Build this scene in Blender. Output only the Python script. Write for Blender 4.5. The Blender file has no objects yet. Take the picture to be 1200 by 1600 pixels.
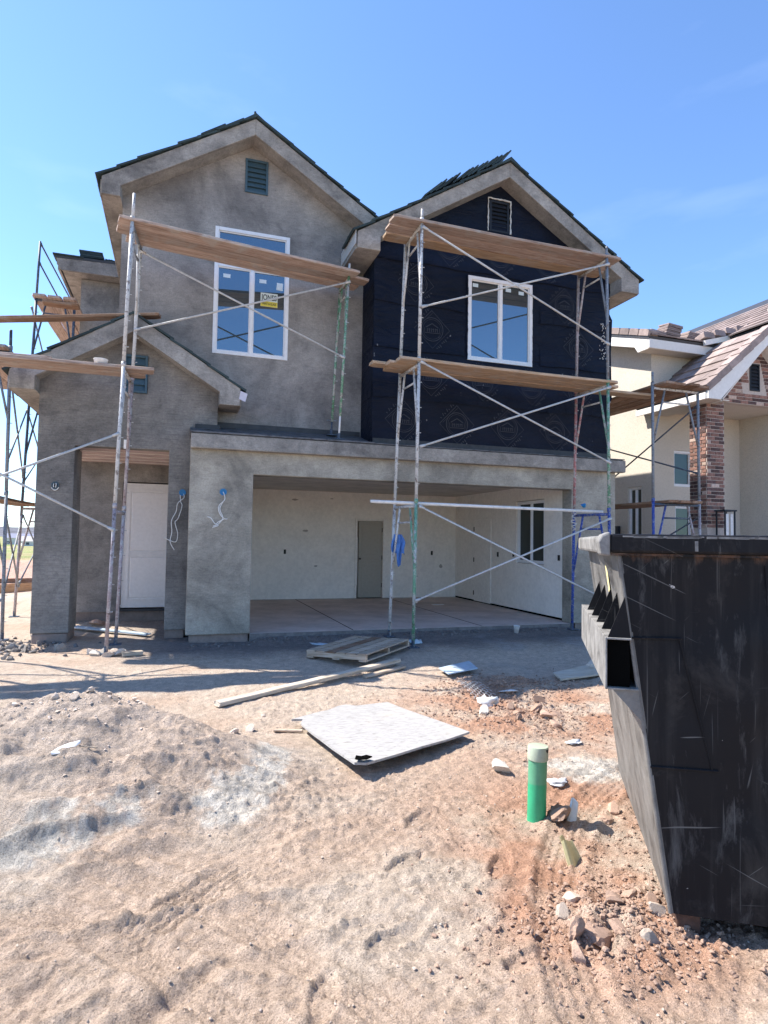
import bpy, bmesh, math, random
import numpy as np
from mathutils import Vector, Matrix, noise as mnoise
from mathutils.geometry import tessellate_polygon
random.seed(7); np.random.seed(7)
scene = bpy.context.scene
R = math.radians

# ------------------------------------------------------------------ camera
cam_data = bpy.data.cameras.new('camera'); cam = bpy.data.objects.new('camera', cam_data)
scene.collection.objects.link(cam); scene.camera = cam
cam_data.sensor_fit = 'HORIZONTAL'; cam_data.sensor_width = 36.0; cam_data.lens = 29.4
cam_data.clip_start = 0.05; cam_data.clip_end = 9000
_f = Vector((0.31346333, 0.94859569, 0.04366865)); _r = Vector((0.94916442, -0.31438116, 0.01585511)); _u = Vector((-0.02876869, -0.03647873, 0.99892025))
cam.matrix_world = Matrix(((_r.x, _u.x, -_f.x, -1.0397), (_r.y, _u.y, -_f.y, -9.2115), (_r.z, _u.z, -_f.z, 1.3810), (0, 0, 0, 1)))

# ------------------------------------------------------------------ world, sun, exposure
SUN_EL, SUN_AZ = 50.0, -55.0          # azimuth measured from +Y towards +X
world = bpy.data.worlds.new('World'); scene.world = world; world.use_nodes = True
wn, wl = world.node_tree.nodes, world.node_tree.links
bg = wn['Background']; sky = wn.new('ShaderNodeTexSky'); sky.sky_type = 'NISHITA'; sky.sun_disc = False
sky.sun_elevation = R(SUN_EL); sky.sun_rotation = R(SUN_AZ)
sky.altitude = 900; sky.air_density = 1.0; sky.dust_density = 0.25; sky.ozone_density = 3.0
tcw = wn.new('ShaderNodeTexCoord'); mpw = wn.new('ShaderNodeMapping')
mpw.inputs['Scale'].default_value = (3.0, 1.1, 9.0); mpw.inputs['Rotation'].default_value = (0.2, 0.5, 0.4)
cn = wn.new('ShaderNodeTexNoise'); cn.inputs['Scale'].default_value = 1.6; cn.inputs['Detail'].default_value = 7
cr = wn.new('ShaderNodeValToRGB'); cr.color_ramp.elements[0].position = 0.58; cr.color_ramp.elements[1].position = 0.95
cr.color_ramp.elements[1].color = (0.07, 0.07, 0.07, 1)
mxw = wn.new('ShaderNodeMixRGB'); mxw.inputs[2].default_value = (9.0, 9.6, 10.5, 1)
wl.new(tcw.outputs['Generated'], mpw.inputs[0]); wl.new(mpw.outputs[0], cn.inputs['Vector']); wl.new(cn.outputs[0], cr.inputs[0])
tnt = wn.new('ShaderNodeMixRGB'); tnt.blend_type = 'MULTIPLY'; tnt.inputs[0].default_value = 1.0; tnt.inputs[2].default_value = (0.86, 0.99, 1.13, 1); wl.new(sky.outputs[0], tnt.inputs[1])
wl.new(cr.outputs[0], mxw.inputs[0]); wl.new(tnt.outputs[0], mxw.inputs[1]); wl.new(mxw.outputs[0], bg.inputs[0])
bg.inputs[1].default_value = 0.105

sun_d = bpy.data.lights.new('sun', 'SUN'); sun = bpy.data.objects.new('sun', sun_d); scene.collection.objects.link(sun)
sun_d.energy = 3.75; sun_d.angle = R(0.53); sun_d.color = (1.0, 0.93, 0.84)
_sd = Vector((math.sin(R(SUN_AZ)) * math.cos(R(SUN_EL)), math.cos(R(SUN_AZ)) * math.cos(R(SUN_EL)), math.sin(R(SUN_EL))))
sun.rotation_euler = _sd.to_track_quat('Z', 'Y').to_euler(); sun.location = _sd * 60
scene.view_settings.view_transform = 'Standard'; scene.view_settings.look = 'None'
scene.view_settings.exposure = 1.47; scene.view_settings.gamma = 1.0; scene.view_settings.use_curve_mapping = False
scene.cycles.use_denoising = True; scene.cycles.max_bounces = 10; scene.cycles.diffuse_bounces = 8

# ------------------------------------------------------------------ material helpers
def nodes_of(name):
    m = bpy.data.materials.new(name); m.use_nodes = True
    nt = m.node_tree; return m, nt.nodes, nt.links, nt.nodes['Principled BSDF']
def N(n, t, **k):
    x = n.new('ShaderNode' + t)
    for a, b in k.items():
        if a in x.inputs: x.inputs[a].default_value = b
        else: setattr(x, a, b)
    return x
def coords(n, l, scale=(1, 1, 1), rand=False, kind='Object'):
    tc = N(n, 'TexCoord'); mp = N(n, 'Mapping'); mp.inputs['Scale'].default_value = scale
    l.new(tc.outputs[kind], mp.inputs['Vector'])
    if rand:
        oi = N(n, 'ObjectInfo'); vm = N(n, 'VectorMath', operation='SCALE'); vm.inputs[0].default_value = (37.0, 19.0, 23.0)
        l.new(oi.outputs['Random'], vm.inputs['Scale']); l.new(vm.outputs[0], mp.inputs['Location'])
    return mp.outputs[0]
def ramp(n, l, src, stops):
    r = N(n, 'ValToRGB'); e = r.color_ramp.elements
    while len(e) < len(stops): e.new(0.5)
    for i, (p, c) in enumerate(stops):
        e[i].position = p; e[i].color = (*c, 1) if len(c) == 3 else c
    l.new(src, r.inputs[0]); return r.outputs[0]
def mix(n, l, fac, a, b, mode='MIX'):
    m = N(n, 'MixRGB', blend_type=mode)
    for i, v in enumerate((fac, a, b)):
        if hasattr(v, 'is_linked') or hasattr(v, 'links'): l.new(v, m.inputs[i])
        else: m.inputs[i].default_value = v if i == 0 else (*v, 1)
    return m.outputs[0]
def noise(n, l, vec, scale, detail=6, rough=0.55, dist=0.0):
    x = N(n, 'TexNoise'); x.inputs['Scale'].default_value = scale; x.inputs['Detail'].default_value = detail
    x.inputs['Roughness'].default_value = rough; x.inputs['Distortion'].default_value = dist
    l.new(vec, x.inputs['Vector']); return x.outputs[0]
def bump(n, l, b, height, strength, dist=0.01, prev=None):
    x = N(n, 'Bump'); x.inputs['Strength'].default_value = strength; x.inputs['Distance'].default_value = dist
    l.new(height, x.inputs['Height'])
    if prev is not None: l.new(prev, x.inputs['Normal'])
    l.new(x.outputs[0], b.inputs['Normal']); return x.outputs[0]

def stucco(name, dark, mid, light, scored=False, bumpy=0.5, scale=1.0, even=False):
    m, n, l, b = nodes_of(name); v = coords(n, l)
    big = noise(n, l, v, 1.1 * scale, 6, 0.68, 0.5); med = noise(n, l, v, 4.0 * scale, 9, 0.72, 0.35); fine = noise(n, l, v, 48, 6, 0.75)
    c = ramp(n, l, big, [(0.28, dark), (0.5, mid), (0.72, light)])
    if not even: sw = ramp(n, l, med, [(0.28, (0.66, 0.66, 0.67)), (0.45, (0.95, 0.95, 0.95)), (0.55, (1.03, 1.03, 1.02)), (0.72, (1.22, 1.21, 1.19))])
    if not even: c = mix(n, l, 0.85, c, sw, 'MULTIPLY')
    if not even:
     dp = ramp(n, l, noise(n, l, v, 0.75 * scale, 7, 0.62, 0.9), [(0.38, (0.62, 0.62, 0.63)), (0.46, (0.86, 0.86, 0.86)), (0.56, (1, 1, 1)), (0.66, (1.08, 1.075, 1.06))]); c = mix(n, l, 0.9, c, dp, 'MULTIPLY')
     arc = noise(n, l, coords(n, l, (2.5, 2.5, 9.0)), 2.0, 5, 0.6, 2.2); c = mix(n, l, 0.5, c, ramp(n, l, arc, [(0.36, (0.78, 0.78, 0.79)), (0.5, (1, 1, 1)), (0.64, (1.15, 1.14, 1.13))]), 'MULTIPLY')
    sp = ramp(n, l, noise(n, l, v, 26, 3, 0.8), [(0.30, (0.55, 0.55, 0.56)), (0.40, (1, 1, 1))]); c = mix(n, l, 0.5, c, sp, 'MULTIPLY')
    c = mix(n, l, 0.6, c, ramp(n, l, fine, [(0.3, (0.62, 0.62, 0.62)), (0.5, (1, 1, 1)), (0.7, (1.3, 1.3, 1.3))]), 'MULTIPLY')
    p = bump(n, l, b, med, 0.35 * bumpy, 0.02); p = bump(n, l, b, fine, 0.5 * bumpy, 0.004, p)
    if scored:
        vs = coords(n, l, (2.2, 2.2, 95.0)); ln = noise(n, l, vs, 1.0, 2, 0.5)
        c = mix(n, l, 0.55, c, ramp(n, l, ln, [(0.36, (0.74, 0.74, 0.76)), (0.55, (1.07, 1.07, 1.06))]), 'MULTIPLY')
        bump(n, l, b, ln, 0.5, 0.005, p)
    l.new(c, b.inputs['Base Color']); b.inputs['Roughness'].default_value = 0.93; b.inputs['Specular IOR Level'].default_value = 0.25
    return m
def speckle(name, base, var=0.25, scale=14, rough=0.8, bmp=0.2, spec=0.3, rand=False, metal=0.0, lo=None):
    m, n, l, b = nodes_of(name); v = coords(n, l, rand=rand)
    a = noise(n, l, v, scale, 8, 0.65, 0.4); f = noise(n, l, v, scale * 7, 4, 0.7)
    lo = lo or tuple(x * (1 - var) for x in base); hi = tuple(min(1, x * (1 + var)) for x in base)
    c = ramp(n, l, a, [(0.32, lo), (0.5, base), (0.7, hi)])
    c = mix(n, l, 0.4, c, ramp(n, l, f, [(0.3, (0.75, 0.75, 0.75)), (0.7, (1.15, 1.15, 1.15))]), 'MULTIPLY')
    if rand:
        oi = N(n, 'ObjectInfo'); mr = N(n, 'MapRange'); mr.inputs['To Min'].default_value = 0.72; mr.inputs['To Max'].default_value = 1.25
        l.new(oi.outputs['Random'], mr.inputs[0]); mm = N(n, 'VectorMath', operation='SCALE'); l.new(c, mm.inputs[0]); l.new(mr.outputs[0], mm.inputs['Scale']); c = mm.outputs[0]
    l.new(c, b.inputs['Base Color']); b.inputs['Roughness'].default_value = rough; b.inputs['Specular IOR Level'].default_value = spec
    b.inputs['Metallic'].default_value = metal
    bump(n, l, b, f, bmp, 0.006); return m
def wood(name, c0, c1, c2, dirt=0.35):
    m, n, l, b = nodes_of(name); v = coords(n, l, (0.7, 9, 9), rand=True); v2 = coords(n, l, (1, 1, 1), rand=True)
    g = noise(n, l, v, 3.0, 8, 0.6, 1.2); g2 = noise(n, l, coords(n, l, (2.5, 60, 60), rand=True), 2.0, 4, 0.6)
    c = ramp(n, l, g, [(0.28, c0), (0.48, c1), (0.7, c2)])
    c = mix(n, l, 0.5, c, ramp(n, l, g2, [(0.3, (0.62, 0.6, 0.58)), (0.62, (1.1, 1.1, 1.1))]), 'MULTIPLY')
    d = noise(n, l, v2, 3.2, 8, 0.7, 0.5); c = mix(n, l, ramp(n, l, d, [(0.5, (0, 0, 0)), (0.78, (dirt * 1.6,) * 3)]), c, (0.42, 0.40, 0.37))
    c = mix(n, l, ramp(n, l, noise(n, l, v2, 17, 5, 0.75), [(0.62, (0, 0, 0)), (0.68, (0.55,) * 3)]), c, (0.50, 0.48, 0.45))
    oi = N(n, 'ObjectInfo'); mr = N(n, 'MapRange'); mr.inputs['To Min'].default_value = 0.78; mr.inputs['To Max'].default_value = 1.2
    l.new(oi.outputs['Random'], mr.inputs[0]); mm = N(n, 'VectorMath', operation='SCALE'); l.new(c, mm.inputs[0]); l.new(mr.outputs[0], mm.inputs['Scale'])
    l.new(mm.outputs[0], b.inputs['Base Color']); b.inputs['Roughness'].default_value = 0.85; b.inputs['Specular IOR Level'].default_value = 0.2
    p = bump(n, l, b, g2, 0.4, 0.006); bump(n, l, b, g, 0.3, 0.01, p); return m
def painted_tube(name, base, chip, thresh=0.5, splat=(0.55, 0.54, 0.52)):
    m, n, l, b = nodes_of(name); v = coords(n, l)
    a = noise(n, l, v, 11, 6, 0.7); s = noise(n, l, v, 34, 4, 0.8)
    c = ramp(n, l, a, [(thresh - 0.03, chip), (thresh + 0.04, base)])
    c = mix(n, l, ramp(n, l, s, [(0.56, (0, 0, 0)), (0.62, (0.85,) * 3)]), c, splat)
    c = mix(n, l, ramp(n, l, noise(n, l, v, 24, 3), [(0.36, (0.7,) * 3), (0.42, (0, 0, 0))]), c, (0.10, 0.06, 0.045))
    l.new(c, b.inputs['Base Color']); b.inputs['Roughness'].default_value = 0.6; bump(n, l, b, s, 0.5, 0.004); return m
def plain(name, col, rough=0.6, spec=0.4, metal=0.0):
    m, n, l, b = nodes_of(name); v = coords(n, l)
    f = noise(n, l, v, 18, 6, 0.6); c = mix(n, l, 0.3, col, ramp(n, l, f, [(0.3, (0.8,) * 3), (0.7, (1.15,) * 3)]), 'MULTIPLY')
    l.new(c, b.inputs['Base Color']); b.inputs['Roughness'].default_value = rough; b.inputs['Specular IOR Level'].default_value = spec
    b.inputs['Metallic'].default_value = metal; return m
def glass(name, tint, refl, fac, top=0.95):
    m, n, l, b = nodes_of(name); out = n['Material Output']
    b.inputs['Base Color'].default_value = (*tint, 1); b.inputs['Roughness'].default_value = 0.4
    g = N(n, 'BsdfGlossy'); g.inputs['Color'].default_value = (*refl, 1); g.inputs['Roughness'].default_value = 0.012
    w = noise(n, l, coords(n, l), 1.1, 2); bp = N(n, 'Bump'); bp.inputs['Strength'].default_value = 0.02; bp.inputs['Distance'].default_value = 0.05
    l.new(w, bp.inputs['Height']); l.new(bp.outputs[0], g.inputs['Normal'])
    lw = N(n, 'LayerWeight'); lw.inputs[0].default_value = 0.25; mr = N(n, 'MapRange'); mr.inputs['To Min'].default_value = fac; mr.inputs['To Max'].default_value = top
    l.new(lw.outputs['Fresnel'], mr.inputs[0]); ms = N(n, 'MixShader'); l.new(mr.outputs[0], ms.inputs[0]); l.new(b.outputs[0], ms.inputs[1]); l.new(g.outputs[0], ms.inputs[2])
    l.new(ms.outputs[0], out.inputs[0]); return m

M = {}
M['stucco_main'] = stucco('grey_stucco', (0.225, 0.214, 0.203), (0.305, 0.289, 0.273), (0.385, 0.364, 0.342))
M['stucco_garage'] = stucco('tan_grey_stucco', (0.245, 0.225, 0.188), (0.375, 0.344, 0.288), (0.48, 0.442, 0.375))
M['stucco_entry'] = stucco('scored_stucco', (0.185, 0.175, 0.163), (0.245, 0.232, 0.215), (0.31, 0.292, 0.27), scored=True)
M['stucco_trim'] = stucco('trim_stucco', (0.20, 0.19, 0.175), (0.30, 0.284, 0.262), (0.42, 0.397, 0.365), bumpy=0.9, scale=1.6)
M['stucco_soffit'] = stucco('soffit_stucco', (0.25, 0.235, 0.21), (0.32, 0.305, 0.28), (0.39, 0.37, 0.34), scale=2.0)
M['tan_render'] = stucco('cream_render', (0.53, 0.49, 0.42), (0.57, 0.525, 0.45), (0.60, 0.55, 0.475), bumpy=0.35, even=True)
M['white_trim'] = plain('white_painted_trim', (0.74, 0.72, 0.68), 0.6)
M['vinyl'] = plain('white_vinyl', (0.80, 0.81, 0.83), 0.45)
M['door_white'] = plain('white_door_paint', (0.84, 0.82, 0.81), 0.5)
M['drywall'] = speckle('bare_drywall', (0.87, 0.825, 0.76), 0.05, 2.2, 0.9, 0.1, 0.2)
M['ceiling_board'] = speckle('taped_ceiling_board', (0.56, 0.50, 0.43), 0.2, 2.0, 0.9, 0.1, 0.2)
M['door_beige'] = plain('beige_door_paint', (0.40, 0.365, 0.305), 0.55)
M['concrete'] = speckle('dusty_concrete', (0.56, 0.47, 0.42), 0.2, 1.6, 0.85, 0.25, 0.25)
M['foundation'] = speckle('concrete_stem', (0.27, 0.215, 0.185), 0.25, 6, 0.9, 0.4, 0.2)
M['membrane'] = speckle('black_membrane', (0.035, 0.037, 0.042), 0.3, 7, 0.55, 0.5, 0.5, lo=(0.02, 0.021, 0.024))
M['flash_mud'] = speckle('mud_smeared_flashing', (0.10, 0.105, 0.115), 0.5, 9, 0.6, 0.5, 0.4, lo=(0.03, 0.032, 0.036))
M['tile_dark'] = speckle('charcoal_green_tile', (0.035, 0.055, 0.058), 0.3, 8, 0.75, 0.4, 0.3, rand=True)
M['tile_grey'] = speckle('grey_brown_tile', (0.29, 0.232, 0.213), 0.22, 7, 0.85, 0.4, 0.25, rand=True)
M['vent'] = plain('slate_blue_vent', (0.05, 0.095, 0.125), 0.5)
M['vent_black'] = plain('black_vent', (0.012, 0.016, 0.024), 0.6)
M['gap'] = plain('dark_hollow', (0.004, 0.004, 0.004), 1.0, 0.0)
M['glass'] = glass('window_glass', (0.018, 0.028, 0.034), (0.46, 0.60, 0.70), 0.34)
M['glass_dark'] = glass('dark_window_glass', (0.012, 0.022, 0.024), (0.3, 0.4, 0.4), 0.07, 0.5)
M['blue_plastic'] = plain('blue_plastic', (0.02, 0.19, 0.42), 0.4)
M['wire_white'] = plain('white_wire', (0.75, 0.74, 0.71), 0.5)
M['black'] = plain('black_plastic', (0.012, 0.012, 0.012), 0.6)
M['sticker'] = plain('pale_sticker', (0.62, 0.72, 0.75), 0.6)
M['sign_white'] = plain('sign_white', (0.66, 0.72, 0.66), 0.6)
M['sign_yellow'] = plain('sign_yellow', (0.70, 0.58, 0.08), 0.6)
M['ink'] = plain('black_ink', (0.012, 0.016, 0.02), 0.6)
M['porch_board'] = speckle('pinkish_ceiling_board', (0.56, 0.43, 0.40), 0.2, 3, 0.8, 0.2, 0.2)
M['plank'] = wood('scaffold_plank_wood', (0.22, 0.16, 0.13), (0.41, 0.31, 0.255), (0.55, 0.45, 0.385), 0.8)
M['plank_tan'] = wood('tan_scaffold_plank_wood', (0.26, 0.17, 0.105), (0.45, 0.32, 0.21), (0.58, 0.45, 0.33), 0.5)
M['plank_brown'] = wood('dark_scaffold_plank_wood', (0.13, 0.07, 0.045), (0.24, 0.145, 0.09), (0.33, 0.22, 0.15))
M['pallet'] = wood('weathered_pallet_wood', (0.24, 0.165, 0.11), (0.46, 0.36, 0.265), (0.60, 0.51, 0.41))
M['lumber'] = wood('pale_lumber', (0.36, 0.28, 0.19), (0.52, 0.44, 0.34), (0.64, 0.57, 0.47), 0.5)
M['sc_white'] = painted_tube('splattered_galvanised_tube', (0.54, 0.54, 0.53), (0.30, 0.30, 0.30), 0.43, (0.72, 0.70, 0.66))
M['sc_green'] = painted_tube('worn_green_tube', (0.12, 0.30, 0.19), (0.40, 0.41, 0.40), 0.46)
M['sc_red'] = painted_tube('worn_red_tube', (0.42, 0.17, 0.17), (0.40, 0.38, 0.37), 0.46)
M['sc_blue'] = painted_tube('worn_blue_tube', (0.03, 0.07, 0.32), (0.16, 0.20, 0.30), 0.42, (0.42, 0.45, 0.5))
M['sc_dark'] = painted_tube('dark_blue_grey_tube', (0.045, 0.07, 0.11), (0.10, 0.12, 0.15), 0.42, (0.2, 0.22, 0.25))
M['sc_grey'] = painted_tube('blue_grey_tube', (0.20, 0.23, 0.27), (0.12, 0.14, 0.16), 0.42, (0.36, 0.37, 0.37))
M['sc_pink'] = painted_tube('dusty_mauve_tube', (0.33, 0.27, 0.28), (0.42, 0.40, 0.40), 0.46)
M['galv'] = speckle('galvanised_brace', (0.50, 0.50, 0.49), 0.2, 30, 0.5, 0.2, 0.5)
M['white_pole'] = speckle('white_painted_pole', (0.74, 0.71, 0.67), 0.12, 12, 0.6, 0.2, 0.3)
M['green_pvc'] = None
M['cream_pvc'] = speckle('cream_pvc', (0.39, 0.44, 0.33), 0.1, 12, 0.5, 0.1, 0.4)
M['cloth_blue'] = speckle('blue_cloth', (0.10, 0.22, 0.52), 0.3, 9, 0.9, 0.3, 0.1)
M['paper_white'] = speckle('dirty_white_paper', (0.72, 0.71, 0.69), 0.15, 12, 0.8, 0.2, 0.2)
M['paper_yellow'] = speckle('pale_yellow_paper', (0.70, 0.62, 0.33), 0.12, 12, 0.8, 0.2, 0.2)
M['plastic_bag'] = speckle('white_plastic_film', (0.68, 0.70, 0.68), 0.15, 8, 0.35, 0.3, 0.5)
M['steel_strip'] = speckle('pale_blue_sheet_strip', (0.42, 0.52, 0.60), 0.15, 10, 0.5, 0.1, 0.5)
M['rock'] = speckle('dusty_rock', (0.56, 0.465, 0.38), 0.25, 9, 0.95, 0.6, 0.15, rand=True)
M['rock_red'] = speckle('reddish_clod', (0.46, 0.315, 0.235), 0.25, 9, 0.95, 0.6, 0.15, rand=True)
M['rock_grey'] = speckle('grey_mortar_lump', (0.36, 0.325, 0.285), 0.3, 9, 0.95, 0.6, 0.15, rand=True)
M['rock_dark'] = speckle('shade_dark_crumbs', (0.19, 0.175, 0.165), 0.3, 9, 0.95, 0.6, 0.15)  # dark tone imitates shade along the wall foot and slab edge
M['rock_pale'] = speckle('pale_plaster_lump', (0.60, 0.54, 0.46), 0.2, 9, 0.95, 0.6, 0.15, rand=True)

# ------------------------------------------------------------------ mesh helpers
class MB:
    def __init__(s): s.v = []; s.f = []
    def add(s, vs, fs):
        o = len(s.v); s.v += [tuple(p) for p in vs]; s.f += [tuple(i + o for i in f) for f in fs]; return s
    def box(s, x0, x1, y0, y1, z0, z1):
        return s.add([(x0, y0, z0), (x1, y0, z0), (x1, y1, z0), (x0, y1, z0), (x0, y0, z1), (x1, y0, z1), (x1, y1, z1), (x0, y1, z1)],
                     [(0, 3, 2, 1), (4, 5, 6, 7), (0, 1, 5, 4), (1, 2, 6, 5), (2, 3, 7, 6), (3, 0, 4, 7)])
    def tube(s, p0, p1, r, n=10, r1=None, caps=True):
        p0, p1 = Vector(p0), Vector(p1); d = (p1 - p0).normalized(); a = d.orthogonal().normalized(); b = d.cross(a)
        r1 = r if r1 is None else r1; vs = []
        for k in range(n):
            t = 2 * math.pi * k / n; w = a * math.cos(t) + b * math.sin(t); vs += [p0 + w * r, p1 + w * r1]
        fs = [(2 * k, 2 * ((k + 1) % n), 2 * ((k + 1) % n) + 1, 2 * k + 1) for k in range(n)]
        if caps: fs += [tuple(2 * k for k in reversed(range(n))), tuple(2 * k + 1 for k in range(n))]
        return s.add(vs, fs)
    def path(s, pts, r, n=6):
        for a, b in zip(pts, pts[1:]): s.tube(a, b, r, n)
        return s
    def prism(s, outer, y0, y1, holes=(), axis='Y'):
        """polygon in (x, z) (with holes) pushed from y0 to y1"""
        loops = [list(outer)] + [list(h) for h in holes]
        flat = [p for lp in loops for p in lp]
        tris = tessellate_polygon([[Vector((p[0], p[1], 0)) for p in lp] for lp in loops])
        def P(p, y): return (p[0], y, p[1]) if axis == 'Y' else ((y, p[0], p[1]) if axis == 'X' else (p[0], p[1], y))
        n = len(flat); vs = [P(p, y0) for p in flat] + [P(p, y1) for p in flat]; fs = []
        for t in tris: fs += [tuple(t), tuple(i + n for i in reversed(t))]
        o = 0
        for lp in loops:
            k = len(lp)
            for i in range(k): fs.append((o + i, o + (i + 1) % k, n + o + (i + 1) % k, n + o + i))
            o += k
        return s.add(vs, fs)
    def quad(s, a, b, c, d): return s.add([a, b, c, d], [(0, 1, 2, 3)])
    def slab(s, a, b, c, d, t):
        """four corners with thickness t downwards along the normal"""
        a, b, c, d = map(Vector, (a, b, c, d)); nn = (b - a).cross(d - a).normalized() * t
        vs = [a, b, c, d, a - nn, b - nn, c - nn, d - nn]
        return s.add(vs, [(0, 1, 2, 3), (7, 6, 5, 4), (0, 4, 5, 1), (1, 5, 6, 2), (2, 6, 7, 3), (3, 7, 4, 0)])
    def mesh(s, name, smooth=False):
        me = bpy.data.meshes.new(name); me.from_pydata(s.v, [], s.f); bm = bmesh.new(); bm.from_mesh(me)
        bmesh.ops.recalc_face_normals(bm, faces=bm.faces[:]); bm.to_mesh(me); bm.free()
        if smooth:
            me.polygons.foreach_set('use_smooth', [True] * len(me.polygons))
        me.update(); return me

C = scene.collection
def obj(name, mb, mat, parent=None, smooth=False, bevel=0, loc=None, rot=None, mw=None, autosmooth=False):
    me = mb.mesh(name, smooth) if isinstance(mb, MB) else mb
    o = bpy.data.objects.new(name, me); C.objects.link(o)
    if mat and not me.materials: me.materials.append(M[mat] if isinstance(mat, str) else mat)
    if parent: o.parent = parent
    if loc: o.location = loc
    if rot: o.rotation_euler = rot
    if mw: o.matrix_local = mw
    if bevel:
        b = o.modifiers.new('bevel', 'BEVEL'); b.width = bevel; b.segments = 2; b.limit_method = 'ANGLE'; b.angle_limit = R(40)
    return o
def tag(o, label, cat, group=None):
    o['label'] = label; o['category'] = cat
    if group: o['group'] = group
    return o
def thing(name, label, cat, group=None, loc=(0, 0, 0), rot=(0, 0, 0)):
    o = bpy.data.objects.new(name, None); C.objects.link(o); o.location = loc; o.rotation_euler = rot; o.empty_display_size = 0.2
    return tag(o, label, cat, group)
def frame_from(p0, p1, up=(0, 0, 1)):
    p0, p1 = Vector(p0), Vector(p1); x = (p1 - p0).normalized(); z = Vector(up); y = z.cross(x).normalized(); z = x.cross(y)
    return Matrix(((x.x, y.x, z.x, p0.x), (x.y, y.y, z.y, p0.y), (x.z, y.z, z.z, p0.z), (0, 0, 0, 1)))

# ------------------------------------------------------------------ vectorised noise for the ground
def _hash(ix, iy, seed):
    h = (ix.astype(np.int64) * 374761393 + iy.astype(np.int64) * 668265263 + seed * 982451653) & 0xffffffff
    h = ((h ^ (h >> 13)) * 1274126177) & 0xffffffff
    return ((h ^ (h >> 16)) & 0xffff) / 65535.0
def vnoise(x, y, seed=0):
    ix, iy = np.floor(x), np.floor(y); fx, fy = x - ix, y - iy
    u, v = fx * fx * fx * (fx * (fx * 6 - 15) + 10), fy * fy * fy * (fy * (fy * 6 - 15) + 10)
    a, b, c, d = _hash(ix, iy, seed), _hash(ix + 1, iy, seed), _hash(ix, iy + 1, seed), _hash(ix + 1, iy + 1, seed)
    return (a + (b - a) * u) * (1 - v) + (c + (d - c) * u) * v
def fbm(x, y, octv=4, seed=0, gain=0.5):
    s = np.zeros_like(x); amp = 1.0; tot = 0
    for k in range(octv):
        s += amp * vnoise(x * 2 ** k + 17.3 * k, y * 2 ** k - 9.1 * k, seed + k); tot += amp; amp *= gain
    return s / tot - 0.5
def sstep(a, b, x):
    t = np.clip((x - a) / (b - a), 0, 1); return t * t * (3 - 2 * t)
def gauss(x, y, cx, cy, sx, sy, rot=0.0):
    c, s = math.cos(rot), math.sin(rot); dx, dy = x - cx, y - cy
    return np.exp(-(((dx * c + dy * s) / sx) ** 2 + ((-dx * s + dy * c) / sy) ** 2))

def cells(x, y, seed=0):
    """distance to the nearest jittered lattice point"""
    ix, iy = np.floor(x), np.floor(y); best = np.full(x.shape, 9.0); val = np.zeros(x.shape)
    for dx in (-1, 0, 1):
        for dy in (-1, 0, 1):
            cx, cy = ix + dx, iy + dy; px_ = cx + _hash(cx, cy, seed); py_ = cy + _hash(cx, cy, seed + 7); d = (px_ - x) ** 2 + (py_ - y) ** 2
            k = d < best; best = np.where(k, d, best); val = np.where(k, _hash(cx, cy, seed + 13), val)
    return np.sqrt(best), val
def clods(x, y, scale, seed):
    d, v = cells(x * scale, y * scale, seed); return np.clip(0.62 - d, 0, 1) * np.clip(v * 1.6 - 0.5, 0, 1)

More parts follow.
